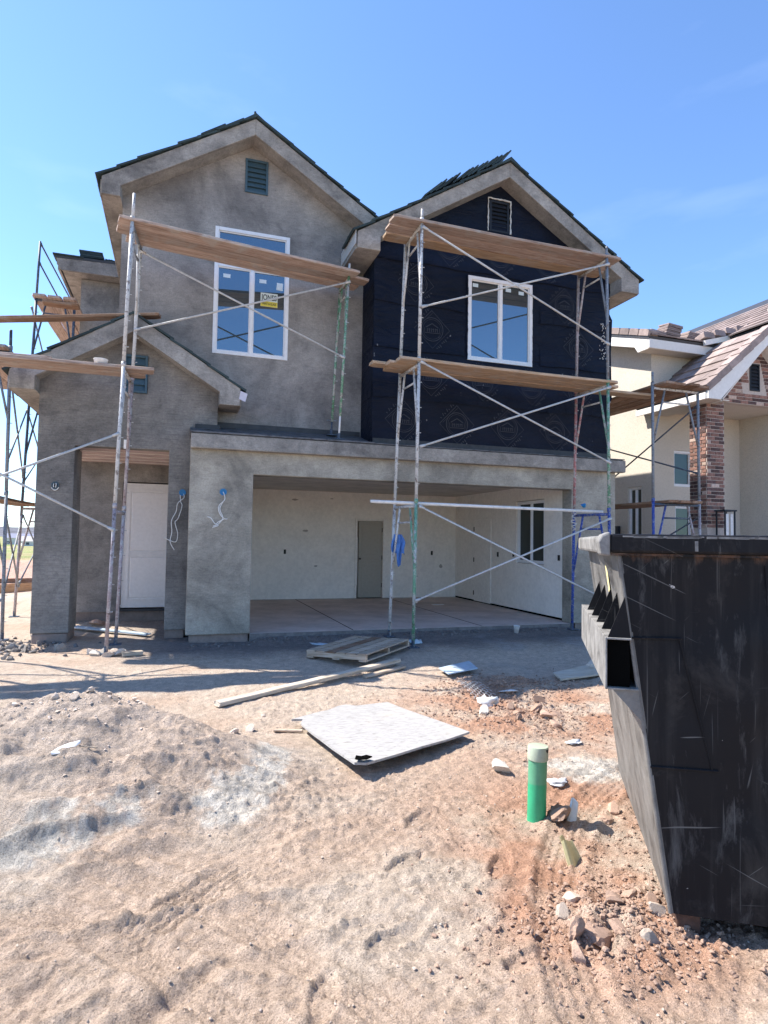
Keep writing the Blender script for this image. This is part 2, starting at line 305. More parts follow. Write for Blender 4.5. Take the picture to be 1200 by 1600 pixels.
def ground_parts(x, y):
    near = 1 - sstep(14, 40, np.hypot(x - 0.5, y + 3))
    h = -0.235 + 0.125 * sstep(-3.2, -0.8, y) + 0.055 * sstep(-0.55, -0.1, y) * sstep(-0.05, 0.15, x) * sstep(5.5, 5.3, x)
    far = np.hypot(x, y); h = h - 5.5 * sstep(20, 260, far) * sstep(0, 30, y + 5)
    rough = 0.35 + 0.65 * sstep(-1.2, -3.6, y)
    flat = 1 - 0.75 * gauss(x, y, 0.62, -4.25, 0.95, 1.0) - 0.5 * gauss(x, y, 1.5, -0.3, 1.0, 0.8)
    h = h + near * rough * flat * (0.10 * fbm(x * 0.8, y * 0.8, 3, 5) + 0.04 * fbm(x * 3.1, y * 3.1, 4, 11))
    # heap of sandy soil
    m = 0.42 * gauss(x, y, -1.60, -4.38, 0.50, 0.58, 0.3) + 0.36 * gauss(x, y, -2.35, -4.70, 0.65, 0.66, 0.2) + 0.20 * gauss(x, y, -0.85, -4.62, 0.55, 0.42, -0.4) + 0.17 * gauss(x, y, -1.35, -5.25, 0.9, 0.5, 0.4)
    h = h + m * (1 + 0.22 * fbm(x * 3.0, y * 3.0, 4, 21))
    lump = np.maximum(0, fbm(x * 5.0, y * 5.0, 4, 31, 0.6) - 0.03)
    h = h + near * (0.09 * lump * (0.22 + np.minimum(m * 3, 1.3)) * rough * flat)
    # slumped crescent ledges on the near face of the heap
    rid = 1 - np.abs(fbm(x * 1.6 + 0.5 * y, y * 3.4, 3, 41)) * 5
    led = np.clip(rid, 0, 1) ** 2 * np.clip(gauss(x, y, -1.5, -5.3, 1.1, 0.8) * 1.2 + 0.5 * gauss(x, y, -1.4, -6.5, 1.4, 0.7), 0, 1)
    h = h + 0.055 * led
    # tyre imprint
    ax, ay, bx, by = -1.22, -6.51, -0.62, -5.99
    L = math.hypot(bx - ax, by - ay); tx, ty = (bx - ax) / L, (by - ay) / L
    s = (x - ax) * tx + (y - ay) * ty; t = -(x - ax) * ty + (y - ay) * tx
    zig = t + 0.014 * np.abs(((s / 0.028) % 2) - 1)
    inside = sstep(0, 0.12, s) * sstep(L, L - 0.12, s) * sstep(0.10, 0.085, np.abs(t))
    h = h - 0.012 * inside + 0.011 * inside * sstep(-0.2, 0.5, np.cos(zig * 2 * math.pi / 0.040)) + 0.03 * sstep(0.05, 0.0, np.abs(t - 0.13)) * sstep(0, 0.2, s) * sstep(L, L - 0.3, s) * (0.6 + 1.6 * fbm(x * 9, y * 9, 3, 81))
    for (ccx, ccy, rad, wd) in ((-3.4, -8.6, 3.05, 0.10), (-3.4, -8.6, 3.42, 0.10), (3.3, -8.4, 3.15, 0.11)):
        rr0 = np.hypot(x - ccx, y - ccy) - rad; th = np.arctan2(y - ccy, x - ccx); band = sstep(wd, wd * 0.8, np.abs(rr0)) * sstep(-3.2, -4.2, y)
        zz = rr0 + 0.012 * np.abs(((th * rad / 0.03) % 2) - 1); h = h - 0.010 * band + 0.008 * band * sstep(-0.2, 0.5, np.cos(zz * 2 * math.pi / 0.045)) + 0.012 * sstep(0.035, 0.0, np.abs(np.abs(rr0) - wd - 0.02)) * sstep(-3.2, -4.2, y)
        inside = np.maximum(inside, band * 0.8)
    for (fx, fy, fr) in ((0.1, -6.2, 0.5), (0.35, -5.75, 0.7), (-0.15, -6.75, 0.3), (0.55, -6.35, 0.9), (-0.5, -7.0, 1.2), (0.3, -7.05, 0.2)):
        fg = gauss(x, y, fx, fy, 0.13, 0.05, fr); h = h - 0.016 * sstep(0.25, 0.5, fg) + 0.008 * sstep(0.05, 0.2, fg) * sstep(0.4, 0.25, fg)
    # rough trench at the lower left, rubble scoop by the container
    h = h - 0.05 * gauss(x, y, -1.12, -6.95, 0.45, 0.05, 0.7) - 0.09 * gauss(x, y, 0.66, -7.02, 0.12, 0.05, 0.6) - 0.06 * gauss(x, y, 0.80, -6.80, 0.05, 0.05) + 0.05 * gauss(x, y, 0.80, -6.92, 0.22, 0.16)
    pk_ = sstep(-0.10, 0.18, fbm(x * 0.9 + 4, y * 0.9, 3, 91)); crumb = np.clip(pk_ * 0.6 + np.minimum(m * 1.1, 0.45) + gauss(x, y, 0.85, -6.95, 0.45, 0.35) + gauss(x, y, 2.1, -4.0, 0.6, 0.6) + 0.7 * gauss(x, y, -0.7, -5.3, 0.6, 0.4), 0, 1.2) * (1 - inside) * flat
    wx, wy = x + 0.02 * fbm(x * 20, y * 20, 2, 95), y + 0.02 * fbm(x * 20 + 9, y * 20, 2, 96)
    h = h + near * rough * (crumb * (0.034 * clods(wx, wy, 7.0, 201) + 0.048 * clods(wx, wy, 15.0, 202)) + (0.25 + 0.9 * crumb) * 0.027 * clods(wx, wy, 33.0, 203) + 0.012 * fbm(x * 26, y * 26, 2, 61))
    # small red heap in the house shade, heap at the foot of the pipe, berms far left
    h = h + 0.10 * gauss(x, y, 2.45, -3.0, 0.55, 0.30, -0.2) * (1 + 0.8 * fbm(x * 9, y * 9, 3, 71)) + 0.03 * gauss(x, y, 1.9, -4.3, 0.5, 0.35)
    h = h + 0.05 * gauss(x, y, 1.15, -6.05, 0.22, 0.16)
    h = h + 0.30 * gauss(x, y, -8.5, 16.5, 5.0, 0.7, 0.05) + 0.42 * gauss(x, y, -10.5, 23, 7, 1.0, 0.05)
    # porch floor and strip in front of the door
    return h, m, near
def gh(x, y):
    h, _, _ = ground_parts(np.array([float(x)]), np.array([float(y)])); return float(h[0])

def axis(fine0, fine1, step, mids, outer):
    a = list(np.arange(fine0, fine1, step)); st = step
    up = [fine1]
    while up[-1] < outer:
        st = st * 1.09 if up[-1] > mids[1] else max(step * 1.9, st)
        up.append(up[-1] + st)
    dn = [fine0]; st = step
    while dn[-1] > -outer:
        st = st * 1.09 if dn[-1] < mids[0] else max(step * 1.9, st)
        dn.append(dn[-1] - st)
    return np.array(sorted(set(dn[1:] + a + up)))
xs = axis(-2.5, 2.2, 0.0145, (-4.5, 5.0), 4500); ys = axis(-7.5, -3.6, 0.0145, (-8.0, 1.2), 4500)
GX, GY = np.meshgrid(xs, ys); gx, gy = GX.ravel(), GY.ravel()
GH, GM, GN = ground_parts(gx, gy)
nx, ny = len(xs), len(ys)
me = bpy.data.meshes.new('ground'); me.vertices.add(nx * ny)
me.vertices.foreach_set('co', np.stack([gx, gy, GH], 1).astype(np.float32).ravel())
ii, jj = np.meshgrid(np.arange(nx - 1), np.arange(ny - 1)); b0 = (jj * nx + ii).ravel()
loops = np.stack([b0, b0 + 1, b0 + nx + 1, b0 + nx], 1).astype(np.int32)
me.loops.add(loops.size); me.loops.foreach_set('vertex_index', loops.ravel())
me.polygons.add(len(loops)); me.polygons.foreach_set('loop_start', np.arange(0, loops.size, 4, dtype=np.int32)); me.polygons.foreach_set('loop_total', np.full(len(loops), 4, np.int32))
me.polygons.foreach_set('use_smooth', np.ones(len(loops), bool))
me.update(); me.validate()
# soil colours (real stains: mortar spill, red clay, dry grass far off; shade painted by the slab)
def lerp(a, b, t): return a + (np.array(b)[None, :] - a) * np.clip(t, 0, 1)[:, None]
col = np.tile(np.array([[0.50, 0.415, 0.335]]), (len(gx), 1))
col = lerp(col, (0.47, 0.35, 0.265), sstep(-0.02, 0.16, fbm(gx * 0.9, gy * 0.9, 4, 101)) * 0.7)
col = lerp(col, (0.42, 0.245, 0.165), np.clip(1.6 * gauss(gx, gy, 1.4, -6.2, 0.9, 0.8) + 1.6 * gauss(gx, gy, 2.2, -3.9, 1.1, 1.1) + 1.3 * gauss(gx, gy, 0.8, -6.9, 0.5, 0.5), 0, 1) * sstep(-0.25, 0.12, fbm(gx * 3, gy * 3, 4, 103)) * 0.95)
col = lerp(col, (0.49, 0.405, 0.335), np.clip(GM * 2.5, 0, 1) * 0.8)
mort = gauss(gx, gy, -1.55, -5.62, 0.75, 0.20, 0.35) + gauss(gx, gy, -0.62, -5.35, 0.38, 0.22, 0.9) + 0.8 * gauss(gx, gy, -0.38, -4.85, 0.16, 0.4, -0.3) + 0.6 * gauss(gx, gy, -2.5, -3.5, 0.4, 0.2, 0.3)
mort = mort + 1.1 * gauss(gx, gy, 1.75, -5.35, 0.42, 0.28, -0.3)
col = lerp(col, (0.60, 0.565, 0.50), sstep(0.35, 0.75, mort * (0.85 + 3.6 * fbm(gx * 3.2, gy * 3.2, 6, 105, 0.75))) * 0.8)
col = lerp(col, (0.27, 0.255, 0.235), sstep(0.05, 0.2, fbm(gx * 7, gy * 7, 4, 107)) * np.clip(mort, 0, 1) * 0.55)
slab_shade = sstep(-1.6, -0.5, gy + 0.25 * fbm(gx * 2, gy * 2, 3, 109) * 2) * sstep(-2.2, -0.8, gx) * sstep(9, 6, gx)
col = lerp(col, (0.155, 0.145, 0.145), slab_shade * 0.9)  # house shade before the slab is painted into the soil colour
col = lerp(col, (0.33, 0.315, 0.31), sstep(-0.02, 0.25, fbm(gx * 1.7, gy * 2.4, 4, 111)) * sstep(-3.0, -1.0, gy) * sstep(0.5, 3.0, gx) * 0.5)
far = np.hypot(gx, gy)
col = lerp(col, (0.47, 0.27, 0.205), sstep(9, 14, far) * 0.8)
grn = sstep(25, 30, far + 18 * fbm(gx * 0.06, gy * 0.06, 3, 113))
col = lerp(col, (0.20, 0.235, 0.085), grn * (0.8 + 0.9 * fbm(gx * 0.15, gy * 0.15, 3, 115)))
gr = sstep(-0.5, 0.5, fbm(gx * 30, gy * 30, 3, 117)); col = col * (0.98 + 0.42 * gr)[:, None]
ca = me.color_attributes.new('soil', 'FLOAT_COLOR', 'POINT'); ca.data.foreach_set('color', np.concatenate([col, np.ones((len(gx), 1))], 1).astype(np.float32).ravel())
m, n, l, b = nodes_of('bare_soil'); at = N(n, 'VertexColor'); at.layer_name = 'soil'; v = coords(n, l)
f1 = noise(n, l, v, 75, 6, 0.78); f2 = noise(n, l, v, 170, 3, 0.8); f3 = noise(n, l, v, 9, 8, 0.65)
vo = N(n, 'TexVoronoi'); vo.inputs['Scale'].default_value = 75; l.new(v, vo.inputs['Vector'])
c = mix(n, l, 0.7, at.outputs['Color'], ramp(n, l, f1, [(0.28, (0.5, 0.48, 0.46)), (0.48, (1, 1, 1)), (0.72, (1.35, 1.34, 1.32))]), 'MULTIPLY')
c = mix(n, l, 0.85, c, ramp(n, l, f2, [(0.32, (0.42, 0.40, 0.38)), (0.48, (0.98, 0.98, 0.98)), (0.68, (1.32, 1.31, 1.29))]), 'MULTIPLY')
c = mix(n, l, 0.5, c, ramp(n, l, f3, [(0.32, (0.78, 0.75, 0.72)), (0.62, (1.12, 1.12, 1.12))]), 'MULTIPLY')
l.new(c, b.inputs['Base Color']); b.inputs['Roughness'].default_value = 0.97; b.inputs['Specular IOR Level'].default_value = 0.1
p = bump(n, l, b, f1, 1.0, 0.018); p = bump(n, l, b, vo.outputs['Distance'], 0.7, 0.010, p); bump(n, l, b, f2, 1.0, 0.009, p)
go = bpy.data.objects.new('ground', me); C.objects.link(go); me.materials.append(m); go['kind'] = 'structure'; go['label'] = 'dusty churned bare soil of the building plot'

# ------------------------------------------------------------------ gravel (uncountable) and larger clods
def rock_base(seed, sub=1, rough=0.35, flat=0.7):
    bm = bmesh.new(); bmesh.ops.create_icosphere(bm, subdivisions=sub, radius=1.0); rnd = random.Random(seed); off = Vector((rnd.random() * 50, rnd.random() * 50, rnd.random() * 50))
    for vv in bm.verts:
        k = 1 + rough * (mnoise.noise(vv.co * 1.3 + off) * 1.2 + 0.5 * mnoise.noise(vv.co * 3.1 + off)); vv.co = vv.co * k; vv.co.z *= flat
    vs = np.array([vv.co[:] for vv in bm.verts]); rs = np.random.RandomState(seed)
    for _ in range(9):
        d_ = rs.normal(size=3); d_ /= np.linalg.norm(d_); lim = rs.uniform(0.45, 0.8) * (flat if abs(d_[2]) > 0.7 else 1); ex = vs @ d_ - lim; vs = vs - np.maximum(ex, 0)[:, None] * d_[None, :]
    fs = np.array([[q.index for q in f.verts] for f in bm.faces]); bm.free(); return vs, fs
def scatter(name, pts, sizes, mat, label):
    bases = [rock_base(200 + k, 1, 0.5) for k in range(6)]
    V, F, o = [], [], 0
    for k, (vs, fs) in enumerate(bases):
        idx = np.arange(k, len(pts), len(bases)); P = pts[idx]; S = sizes[idx]; nn = len(idx)
        a = np.random.rand(nn) * 6.283; ca_, sa_ = np.cos(a), np.sin(a); sx = S * (0.7 + 0.6 * np.random.rand(nn)); sy = S * (0.7 + 0.6 * np.random.rand(nn)); sz = S * (0.8 + 0.6 * np.random.rand(nn))
        x = vs[None, :, 0] * sx[:, None]; y = vs[None, :, 1] * sy[:, None]; z = vs[None, :, 2] * sz[:, None]
        q = np.stack([P[:, 0:1] + x * ca_[:, None] - y * sa_[:, None], P[:, 1:2] + x * sa_[:, None] + y * ca_[:, None], P[:, 2:3] + z], 2).reshape(-1, 3)
        f = (fs[None] + (np.arange(nn) * len(vs))[:, None, None] + o).reshape(-1, 3); V.append(q); F.append(f); o += len(q)
    V = np.concatenate(V); F = np.concatenate(F).astype(np.int32)
    g = bpy.data.meshes.new(name); g.vertices.add(len(V)); g.vertices.foreach_set('co', V.astype(np.float32).ravel())
    g.loops.add(F.size); g.loops.foreach_set('vertex_index', F.ravel()); g.polygons.add(len(F)); g.polygons.foreach_set('loop_start', np.arange(0, F.size, 3, dtype=np.int32)); g.polygons.foreach_set('loop_total', np.full(len(F), 3, np.int32)); g.polygons.foreach_set('use_smooth', np.zeros(len(F), bool))
    g.update(); o_ = bpy.data.objects.new(name, g); C.objects.link(o_); g.materials.append(M[mat]); o_['kind'] = 'stuff'; o_['label'] = label; return o_
def on_ground(px, py, sink, S):
    h, _, _ = ground_parts(px, py); return np.stack([px, py, h + S * sink], 1)
def inside_slab(x, y): return (x > -0.95) & (x < 6.35) & (y > -0.05)
nG = 18000
px = np.random.uniform(-2.4, 2.8, nG); py = -7.5 + 6.6 * np.random.rand(nG) ** 1.5; S = 0.0025 + 0.0085 * np.random.rand(nG) ** 7
dens = 0.55 + fbm(px * 1.5, py * 1.5, 3, 301) * 2.2; k = np.random.rand(nG) < np.clip(dens, 0.06, 1)
scatter('gravel', on_ground(px[k], py[k], 0.2, S[k]), S[k], 'rock', 'fine stones strewn over the bare soil')
cl = [(0.85, -6.95, 0.28, 0.20, 2000, 0.004, 0.017), (1.5, -6.3, 0.5, 0.35, 1100, 0.004, 0.013), (2.1, -4.0, 0.42, 0.40, 1500, 0.006, 0.019), (2.45, -3.05, 0.5, 0.25, 1200, 0.007, 0.021), (0.5, -7.0, 0.25, 0.2, 180, 0.005, 0.014)]
P_, S_ = [], []
for cx, cy, sx, sy, nn, s0, s1 in cl:
    a = np.random.normal(cx, sx, nn); bb = np.random.normal(cy, sy, nn); ss = s0 + (s1 - s0) * np.random.rand(nn) ** 2.5
    P_.append(on_ground(a, bb, 0.35, ss)); S_.append(ss)
_q = np.random.normal(-1.5, 0.28, 200), np.random.normal(-4.42, 0.22, 200); _s = 0.006 + 0.014 * np.random.rand(200) ** 2.5
scatter('soil_crumbs', on_ground(_q[0], _q[1], 0.3, _s), _s, 'rock', 'tan crumbs on the soil heap')
scatter('rubble', np.concatenate(P_), np.concatenate(S_), 'rock_red', 'crumbled reddish soil in loose patches')
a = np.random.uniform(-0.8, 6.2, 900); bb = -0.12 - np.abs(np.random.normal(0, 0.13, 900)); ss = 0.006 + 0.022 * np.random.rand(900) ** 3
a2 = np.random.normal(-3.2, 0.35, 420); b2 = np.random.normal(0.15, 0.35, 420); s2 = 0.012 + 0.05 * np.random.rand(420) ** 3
scatter('debris', on_ground(np.concatenate([a, a2]), np.concatenate([bb, b2]), 0.3, np.concatenate([ss, s2])), np.concatenate([ss, s2]), 'rock_dark', 'crumbs coloured dark as shade along the foot of the house walls')
ROCKS = [rock_base(500 + k, 3, 0.42, 0.72) for k in range(5)]
rock_meshes = []
for k, (vs, fs) in enumerate(ROCKS):
    q = bpy.data.meshes.new('clod'); q.from_pydata([tuple(p) for p in vs], [], [tuple(f) for f in fs]); q.update(); rock_meshes.append(q)
def clod(name, x, y, s, mat, label, group=None, k=0, cat='rock', sc=(1, 1, 1), sink=0.2):
    mm = rock_meshes[k % 5]; o = bpy.data.objects.new(name, mm); C.objects.link(o)
    if not mm.materials: mm.materials.append(None)
    o.material_slots[0].link = 'OBJECT'; o.material_slots[0].material = M[mat]
    s *= 1.4
    o.location = (x, y, gh(x, y) + s * sink * sc[2]); o.scale = (s * sc[0], s * sc[1], s * sc[2]); o.rotation_euler = (0.1 * k, 0.15 * k, k * 1.3)
    return tag(o, label, cat, group)

# ------------------------------------------------------------------ roof helper
SL = 0.62
def gable_roof(parent, name, xc, zpk, hw, y0, y1, xwL, xwR, slope=SL, tile='tile_dark', fmat='stucco_trim', fh=0.26, ft=0.06, left_y1=None, right_y1=None, skip_right_from=None):
    tl, tr = xc - hw, xc + hw; ze = zpk - slope * hw; ly1 = left_y1 or y1; ry1 = right_y1 or y1
    d = MB(); t = 0.10
    d.slab((tl, y0 + ft, ze), (xc, y0 + ft, zpk), (xc, ly1, zpk), (tl, ly1, ze), t)
    d.slab((xc, y0 + ft, zpk), (tr, y0 + ft, ze), (tr, ry1, ze), (xc, ry1, zpk), t)
    roof = obj(name, d, 'membrane', parent)
    for sgn, tip, xw in ((-1, tl, xwL), (1, tr, xwR)):
        zi = ze + slope * abs(xw - tip)
        fp = [(xc, zpk - 0.003), (tip, ze - 0.003), (tip, ze - fh), (xw, ze - fh), (xw, zi - fh), (xc, zpk - fh)]
        f = MB().prism(fp, y0, y0 + ft); obj('fascia', f, fmat, roof, bevel=0.008)
    # sloped soffit between the rake board and the gable wall, and flat eave soffits
    return roof, ze
def rake_tiles(roof, xc, zpk, hw, y0, slope=SL, mat='tile_dark', n=7, cols=1, sides=(-1, 1), lift=0.0, seed=1, wide=0.34):
    rnd = random.Random(seed); L = hw * math.hypot(1, slope) + 0.06; ang = math.atan(slope); per = L / n
    me_ = MB().box(-per * 0.57, per * 0.57, 0, wide, 0, 0.028).mesh('roof_tile'); me_.materials.append(M[mat])
    for sgn in sides:
        for c in range(cols):
            for k in range(n):
                sd = (k + 0.5) * per; x = xc + sgn * sd * math.cos(ang); z = zpk - sd * math.sin(ang) + 0.006 + lift
                o = bpy.data.objects.new('roof_tile', me_); C.objects.link(o); o.parent = roof
                o.location = (x, y0 - 0.035 + c * (wide + 0.004) + rnd.uniform(-0.012, 0.012), z + rnd.uniform(0, 0.012)); o.rotation_euler = (rnd.uniform(-0.01, 0.01), sgn * (ang - 0.055 + rnd.uniform(-0.025, 0.02)), rnd.uniform(-0.012, 0.012))

# ------------------------------------------------------------------ the unfinished house
H = thing('stucco_house', 'two storey house under construction in raw grey stucco with black papered gable', 'house')
GL, GR_, OPW, OPH = -0.88, 6.30, 5.40, 2.29
# garage front
obj('garage_front_wall', MB().prism([(GL, 0), (0, 0), (0, OPH), (OPW, OPH), (OPW, 0), (GR_, 0), (GR_, 2.80), (GL, 2.80)], 0, 0.28), 'stucco_garage', H, bevel=0.012)
obj('cornice', MB().box(GL - 0.004, 6.43, -0.12, -0.002, 2.62, 2.83), 'stucco_trim', H, bevel=0.015)
obj('pillar_footing', MB().box(GL + 0.05, -0.02, 0.04, 0.26, -0.35, -0.003), 'foundation', H)
obj('pillar_footing', MB().box(OPW + 0.1, GR_ - 0.03, 0.03, 0.26, -0.35, -0.003), 'foundation', H)
obj('garage_side_wall', MB().box(6.02, 6.27, 0.281, 9.0, -0.3, 5.6), 'stucco_garage', H)
obj('garage_side_wall', MB().box(-0.60, -0.35, 0.281, 4.9, -0.1, 2.60), 'stucco_garage', H)
# ledge flashing on top of the garage front
obj('ledge_flashing', MB().prism([(-0.135, 2.835), (-0.135, 2.862), (0.12, 2.90), (0.76, 3.08), (0.76, 2.83)], GL - 0.01, 1.80, axis='X'), 'flash_mud', H, bevel=0.006)
obj('ledge_flashing', MB().prism([(-0.13, 2.835), (-0.13, 2.852), (0.11, 2.89), (0.11, 2.835)], 1.803, 6.40, axis='X'), 'flash_mud', H, bevel=0.005)
obj('flashing_upstand', MB().box(-0.49, 1.80, 0.725, 0.748, 3.06, 3.15), 'membrane', H)
obj('flashing_upstand', MB().box(-0.82, -0.46, 0.425, 0.448, 2.98, 3.05), 'membrane', H)
obj('flashing_upstand', MB().box(1.83, 6.27, 0.088, 0.112, 2.87, 2.965), 'membrane', H)
# garage interior
YB = 4.9
fl = obj('garage_floor', MB().prism([(0.002, 0.02), (5.398, 0.02), (5.398, 0.282), (6.018, 0.282), (6.018, YB), (-0.348, YB), (-0.348, 0.282), (0.002, 0.282)], -0.25, 0.0, axis='Z'), 'concrete', H)
for jx in (1.55, 3.72):
    obj('control_joint', MB().box(jx - 0.008, jx + 0.008, 0.03, YB - 0.02, 0.0005, 0.002), 'gap', fl)
obj('garage_floor_edge', MB().box(0.0, OPW, -0.02, 0.018, -0.35, -0.004), 'rock_dark', H)  # edge coloured dark to imitate the shadow line under the slab
DX0, DX1, DZ = 2.92, 3.66, 1.86
bw = obj('garage_back_wall', MB().prism([(-0.35, 0.005), (DX0, 0.005), (DX0, DZ), (DX1, DZ), (DX1, 0.005), (5.49, 0.005), (5.49, 2.60), (-0.35, 2.60)], YB, YB + 0.15), 'drywall', H)
GY0, GY1, GZ0, GZ1 = 0.98, 2.0, 0.95, 2.19
obj('garage_right_wall', MB().prism([(0.285, 0.005), (YB, 0.005), (YB, 2.60), (0.285, 2.60)], 5.49, 5.62, [[(GY0, GZ0), (GY1, GZ0), (GY1, GZ1), (GY0, GZ1)]], axis='X'), 'drywall', H)
obj('garage_left_wall', MB().box(-0.349, -0.26, 0.285, YB, 0.005, 2.60), 'drywall', H)
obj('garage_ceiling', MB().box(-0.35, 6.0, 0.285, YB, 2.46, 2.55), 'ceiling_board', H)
sk = MB()
for k in range(26):
    x = -0.25 + k * 0.22
    if DX0 - 0.2 < x < DX1: continue
    sk.box(x, x + 0.2, YB - 0.006, YB - 0.001, 0.02, 0.05 + 0.035 * random.random())
obj('drywall_base_gap', MB().box(5.478, 5.488, 0.3, YB - 0.05, 0.002, 0.035), 'gap', H)
ho = obj('hallway_behind_door', MB().box(DX0 - 0.1, DX1 + 0.1, YB + 0.155, YB + 1.4, 0.0, 2.2), 'ceiling_board', H)
# interior doors
def jamb(parent, x0, x1, z1, y, mat, w=0.05):
    j = MB(); j.box(x0, x0 + w, y - 0.02, y + 0.13, 0.006, z1); j.box(x1 - w, x1, y - 0.02, y + 0.13, 0.006, z1); j.box(x0 + w, x1 - w, y - 0.02, y + 0.13, z1 - w, z1); return obj('door_frame', j, mat, parent, bevel=0.004)
idr = obj('interior_door', MB().box(DX0 + 0.11, DX1 - 0.055, YB + 0.06, YB + 0.10, 0.015, DZ - 0.055), 'door_beige', H)
jamb(idr, DX0 + 0.002, DX1 - 0.002, DZ - 0.002, YB, 'drywall')
for z0, z1 in ((0.12, 0.80), (0.90, 1.70)):
    pn = MB(); pn.box(DX0 + 0.19, DX1 - 0.135, YB + 0.052, YB + 0.059, z0, z1); obj('door_panel', pn, 'door_beige', idr, bevel=0.004)
for z in (0.3, 0.95, 1.6): obj('hinge', MB().box(DX1 - 0.062, DX1 - 0.048, YB + 0.04, YB + 0.058, z - 0.05, z + 0.05), 'black', idr)
obj('door_knob', MB().tube((DX0 + 0.14, YB + 0.059, 0.92), (DX0 + 0.14, YB + 0.02, 0.92), 0.022), 'black', idr)
obj('painted_light_gap', MB().box(DX0 + 0.056, DX0 + 0.085, YB + 0.05, YB + 0.07, 0.30, 1.42), 'white_trim', idr)  # white strip stands in for daylight seen through the door opening
# flush door on the right interior wall
fd = obj('flush_door', MB().box(5.470, 5.488, 3.05, 3.85, 0.02, 1.86), 'drywall', H, bevel=0.003)
for z in (0.2, 0.95, 1.65): obj('hinge', MB().box(5.458, 5.469, 3.83, 3.86, z - 0.05, z + 0.05), 'black', fd)
for (x, z) in ((1.29, 1.07), (4.02, 1.07), (4.86, 1.07)): obj('outlet_box', MB().box(x - 0.025, x + 0.025, YB - 0.008, YB - 0.002, z - 0.05, z + 0.05), 'black', H)
for (y, z) in ((2.75, 1.10), (2.1, 1.12), (0.5, 1.10)): obj('outlet_box', MB().box(5.477, 5.488, y - 0.03, y + 0.03, z - 0.05, z + 0.05), 'black', H)
obj('floor_scrap', MB().box(4.2, 4.45, 3.2, 3.3, 0.002, 0.012), 'paper_white', H)
M['smudge'] = plain('scuffed_plaster_patch', (0.42, 0.385, 0.34), 0.9)
for (x, z, w, h) in ((1.5, 2.25, 0.16, 0.05), (1.75, 1.55, 0.14, 0.06), (2.0, 0.75, 0.12, 0.05), (2.35, 2.3, 0.1, 0.03), (4.4, 1.75, 0.2, 0.02), (5.1, 0.75, 0.1, 0.12)):
    rnd = random.Random(int(x * 100)); pts = [(x + w / 2 * math.cos(t) * rnd.uniform(0.6, 1.1), z + h / 2 * math.sin(t) * rnd.uniform(0.6, 1.1)) for t in [i * 2 * math.pi / 12 for i in range(12)]]
    obj('plaster_smudge', MB().prism(pts, YB - 0.0035, YB - 0.001), 'smudge', H)
# generic window: rectangle in a plane, made along X or Y
def window(parent, x0, x1, z0, z1, y, frame=0.055, mullions=(0.5,), transom=None, mat='vinyl', gl='glass', axis='Y', depth=0.05):
    if axis == 'Y': B = lambda mb, a0, a1, d0, d1, c0, c1: mb.box(a0, a1, y + d0, y + d1, c0, c1)
    else: B = lambda mb, a0, a1, d0, d1, c0, c1: mb.box(y + d0, y + d1, a0, a1, c0, c1)
    f = MB(); B(f, x0, x0 + frame, -0.022, depth, z0, z1); B(f, x1 - frame, x1, -0.022, depth, z0, z1)
    B(f, x0 + frame, x1 - frame, -0.022, depth, z1 - frame, z1); B(f, x0 + frame, x1 - frame, -0.022, depth, z0, z0 + frame)
    w = obj('window', f, mat, parent, bevel=0.004)
    zt = z1 - frame; cells = []
    if transom:
        q = MB(); B(q, x0 + frame + 0.001, x1 - frame - 0.001, -0.018, depth - 0.004, transom - frame * 0.55, transom + frame * 0.55); obj('transom_bar', q, mat, w, bevel=0.003)
        cells.append((x0 + frame, x1 - frame, transom + frame * 0.55, zt)); zt = transom - frame * 0.55
    e = [x0 + frame] + [x0 + (x1 - x0) * u for u in mullions] + [x1 - frame]
    for u in mullions:
        q = MB(); c_ = x0 + (x1 - x0) * u; B(q, c_ - frame * 0.45, c_ + frame * 0.45, -0.016, depth - 0.006, z0 + frame + 0.001, zt - 0.001); obj('mullion', q, mat, w, bevel=0.003)
    for i in range(len(e) - 1):
        a0 = e[i] + (frame * 0.45 if i > 0 else 0); a1 = e[i + 1] - (frame * 0.45 if i < len(e) - 2 else 0); cells.append((a0, a1, z0 + frame, zt))
    for (a0, a1, c0, c1) in cells:
        q = MB(); B(q, a0 - 0.004, a1 + 0.004, 0.018, 0.026, c0 - 0.004, c1 + 0.004); obj('pane', q, gl, w)
        s = MB(); fr = 0.016; B(s, a0 + 0.001, a0 + fr, 0.002, 0.016, c0 + 0.001, c1 - 0.001); B(s, a1 - fr, a1 - 0.001, 0.002, 0.016, c0 + 0.001, c1 - 0.001); B(s, a0 + fr, a1 - fr, 0.002, 0.016, c1 - fr, c1 - 0.001); B(s, a0 + fr, a1 - fr, 0.002, 0.016, c0 + 0.001, c0 + fr)
        obj('sash', s, mat, w)
    return w
window(H, GY0 + 0.01, GY1 - 0.01, GZ0 + 0.01, GZ1 - 0.01, 5.53, 0.045, axis='X', gl='glass_dark')

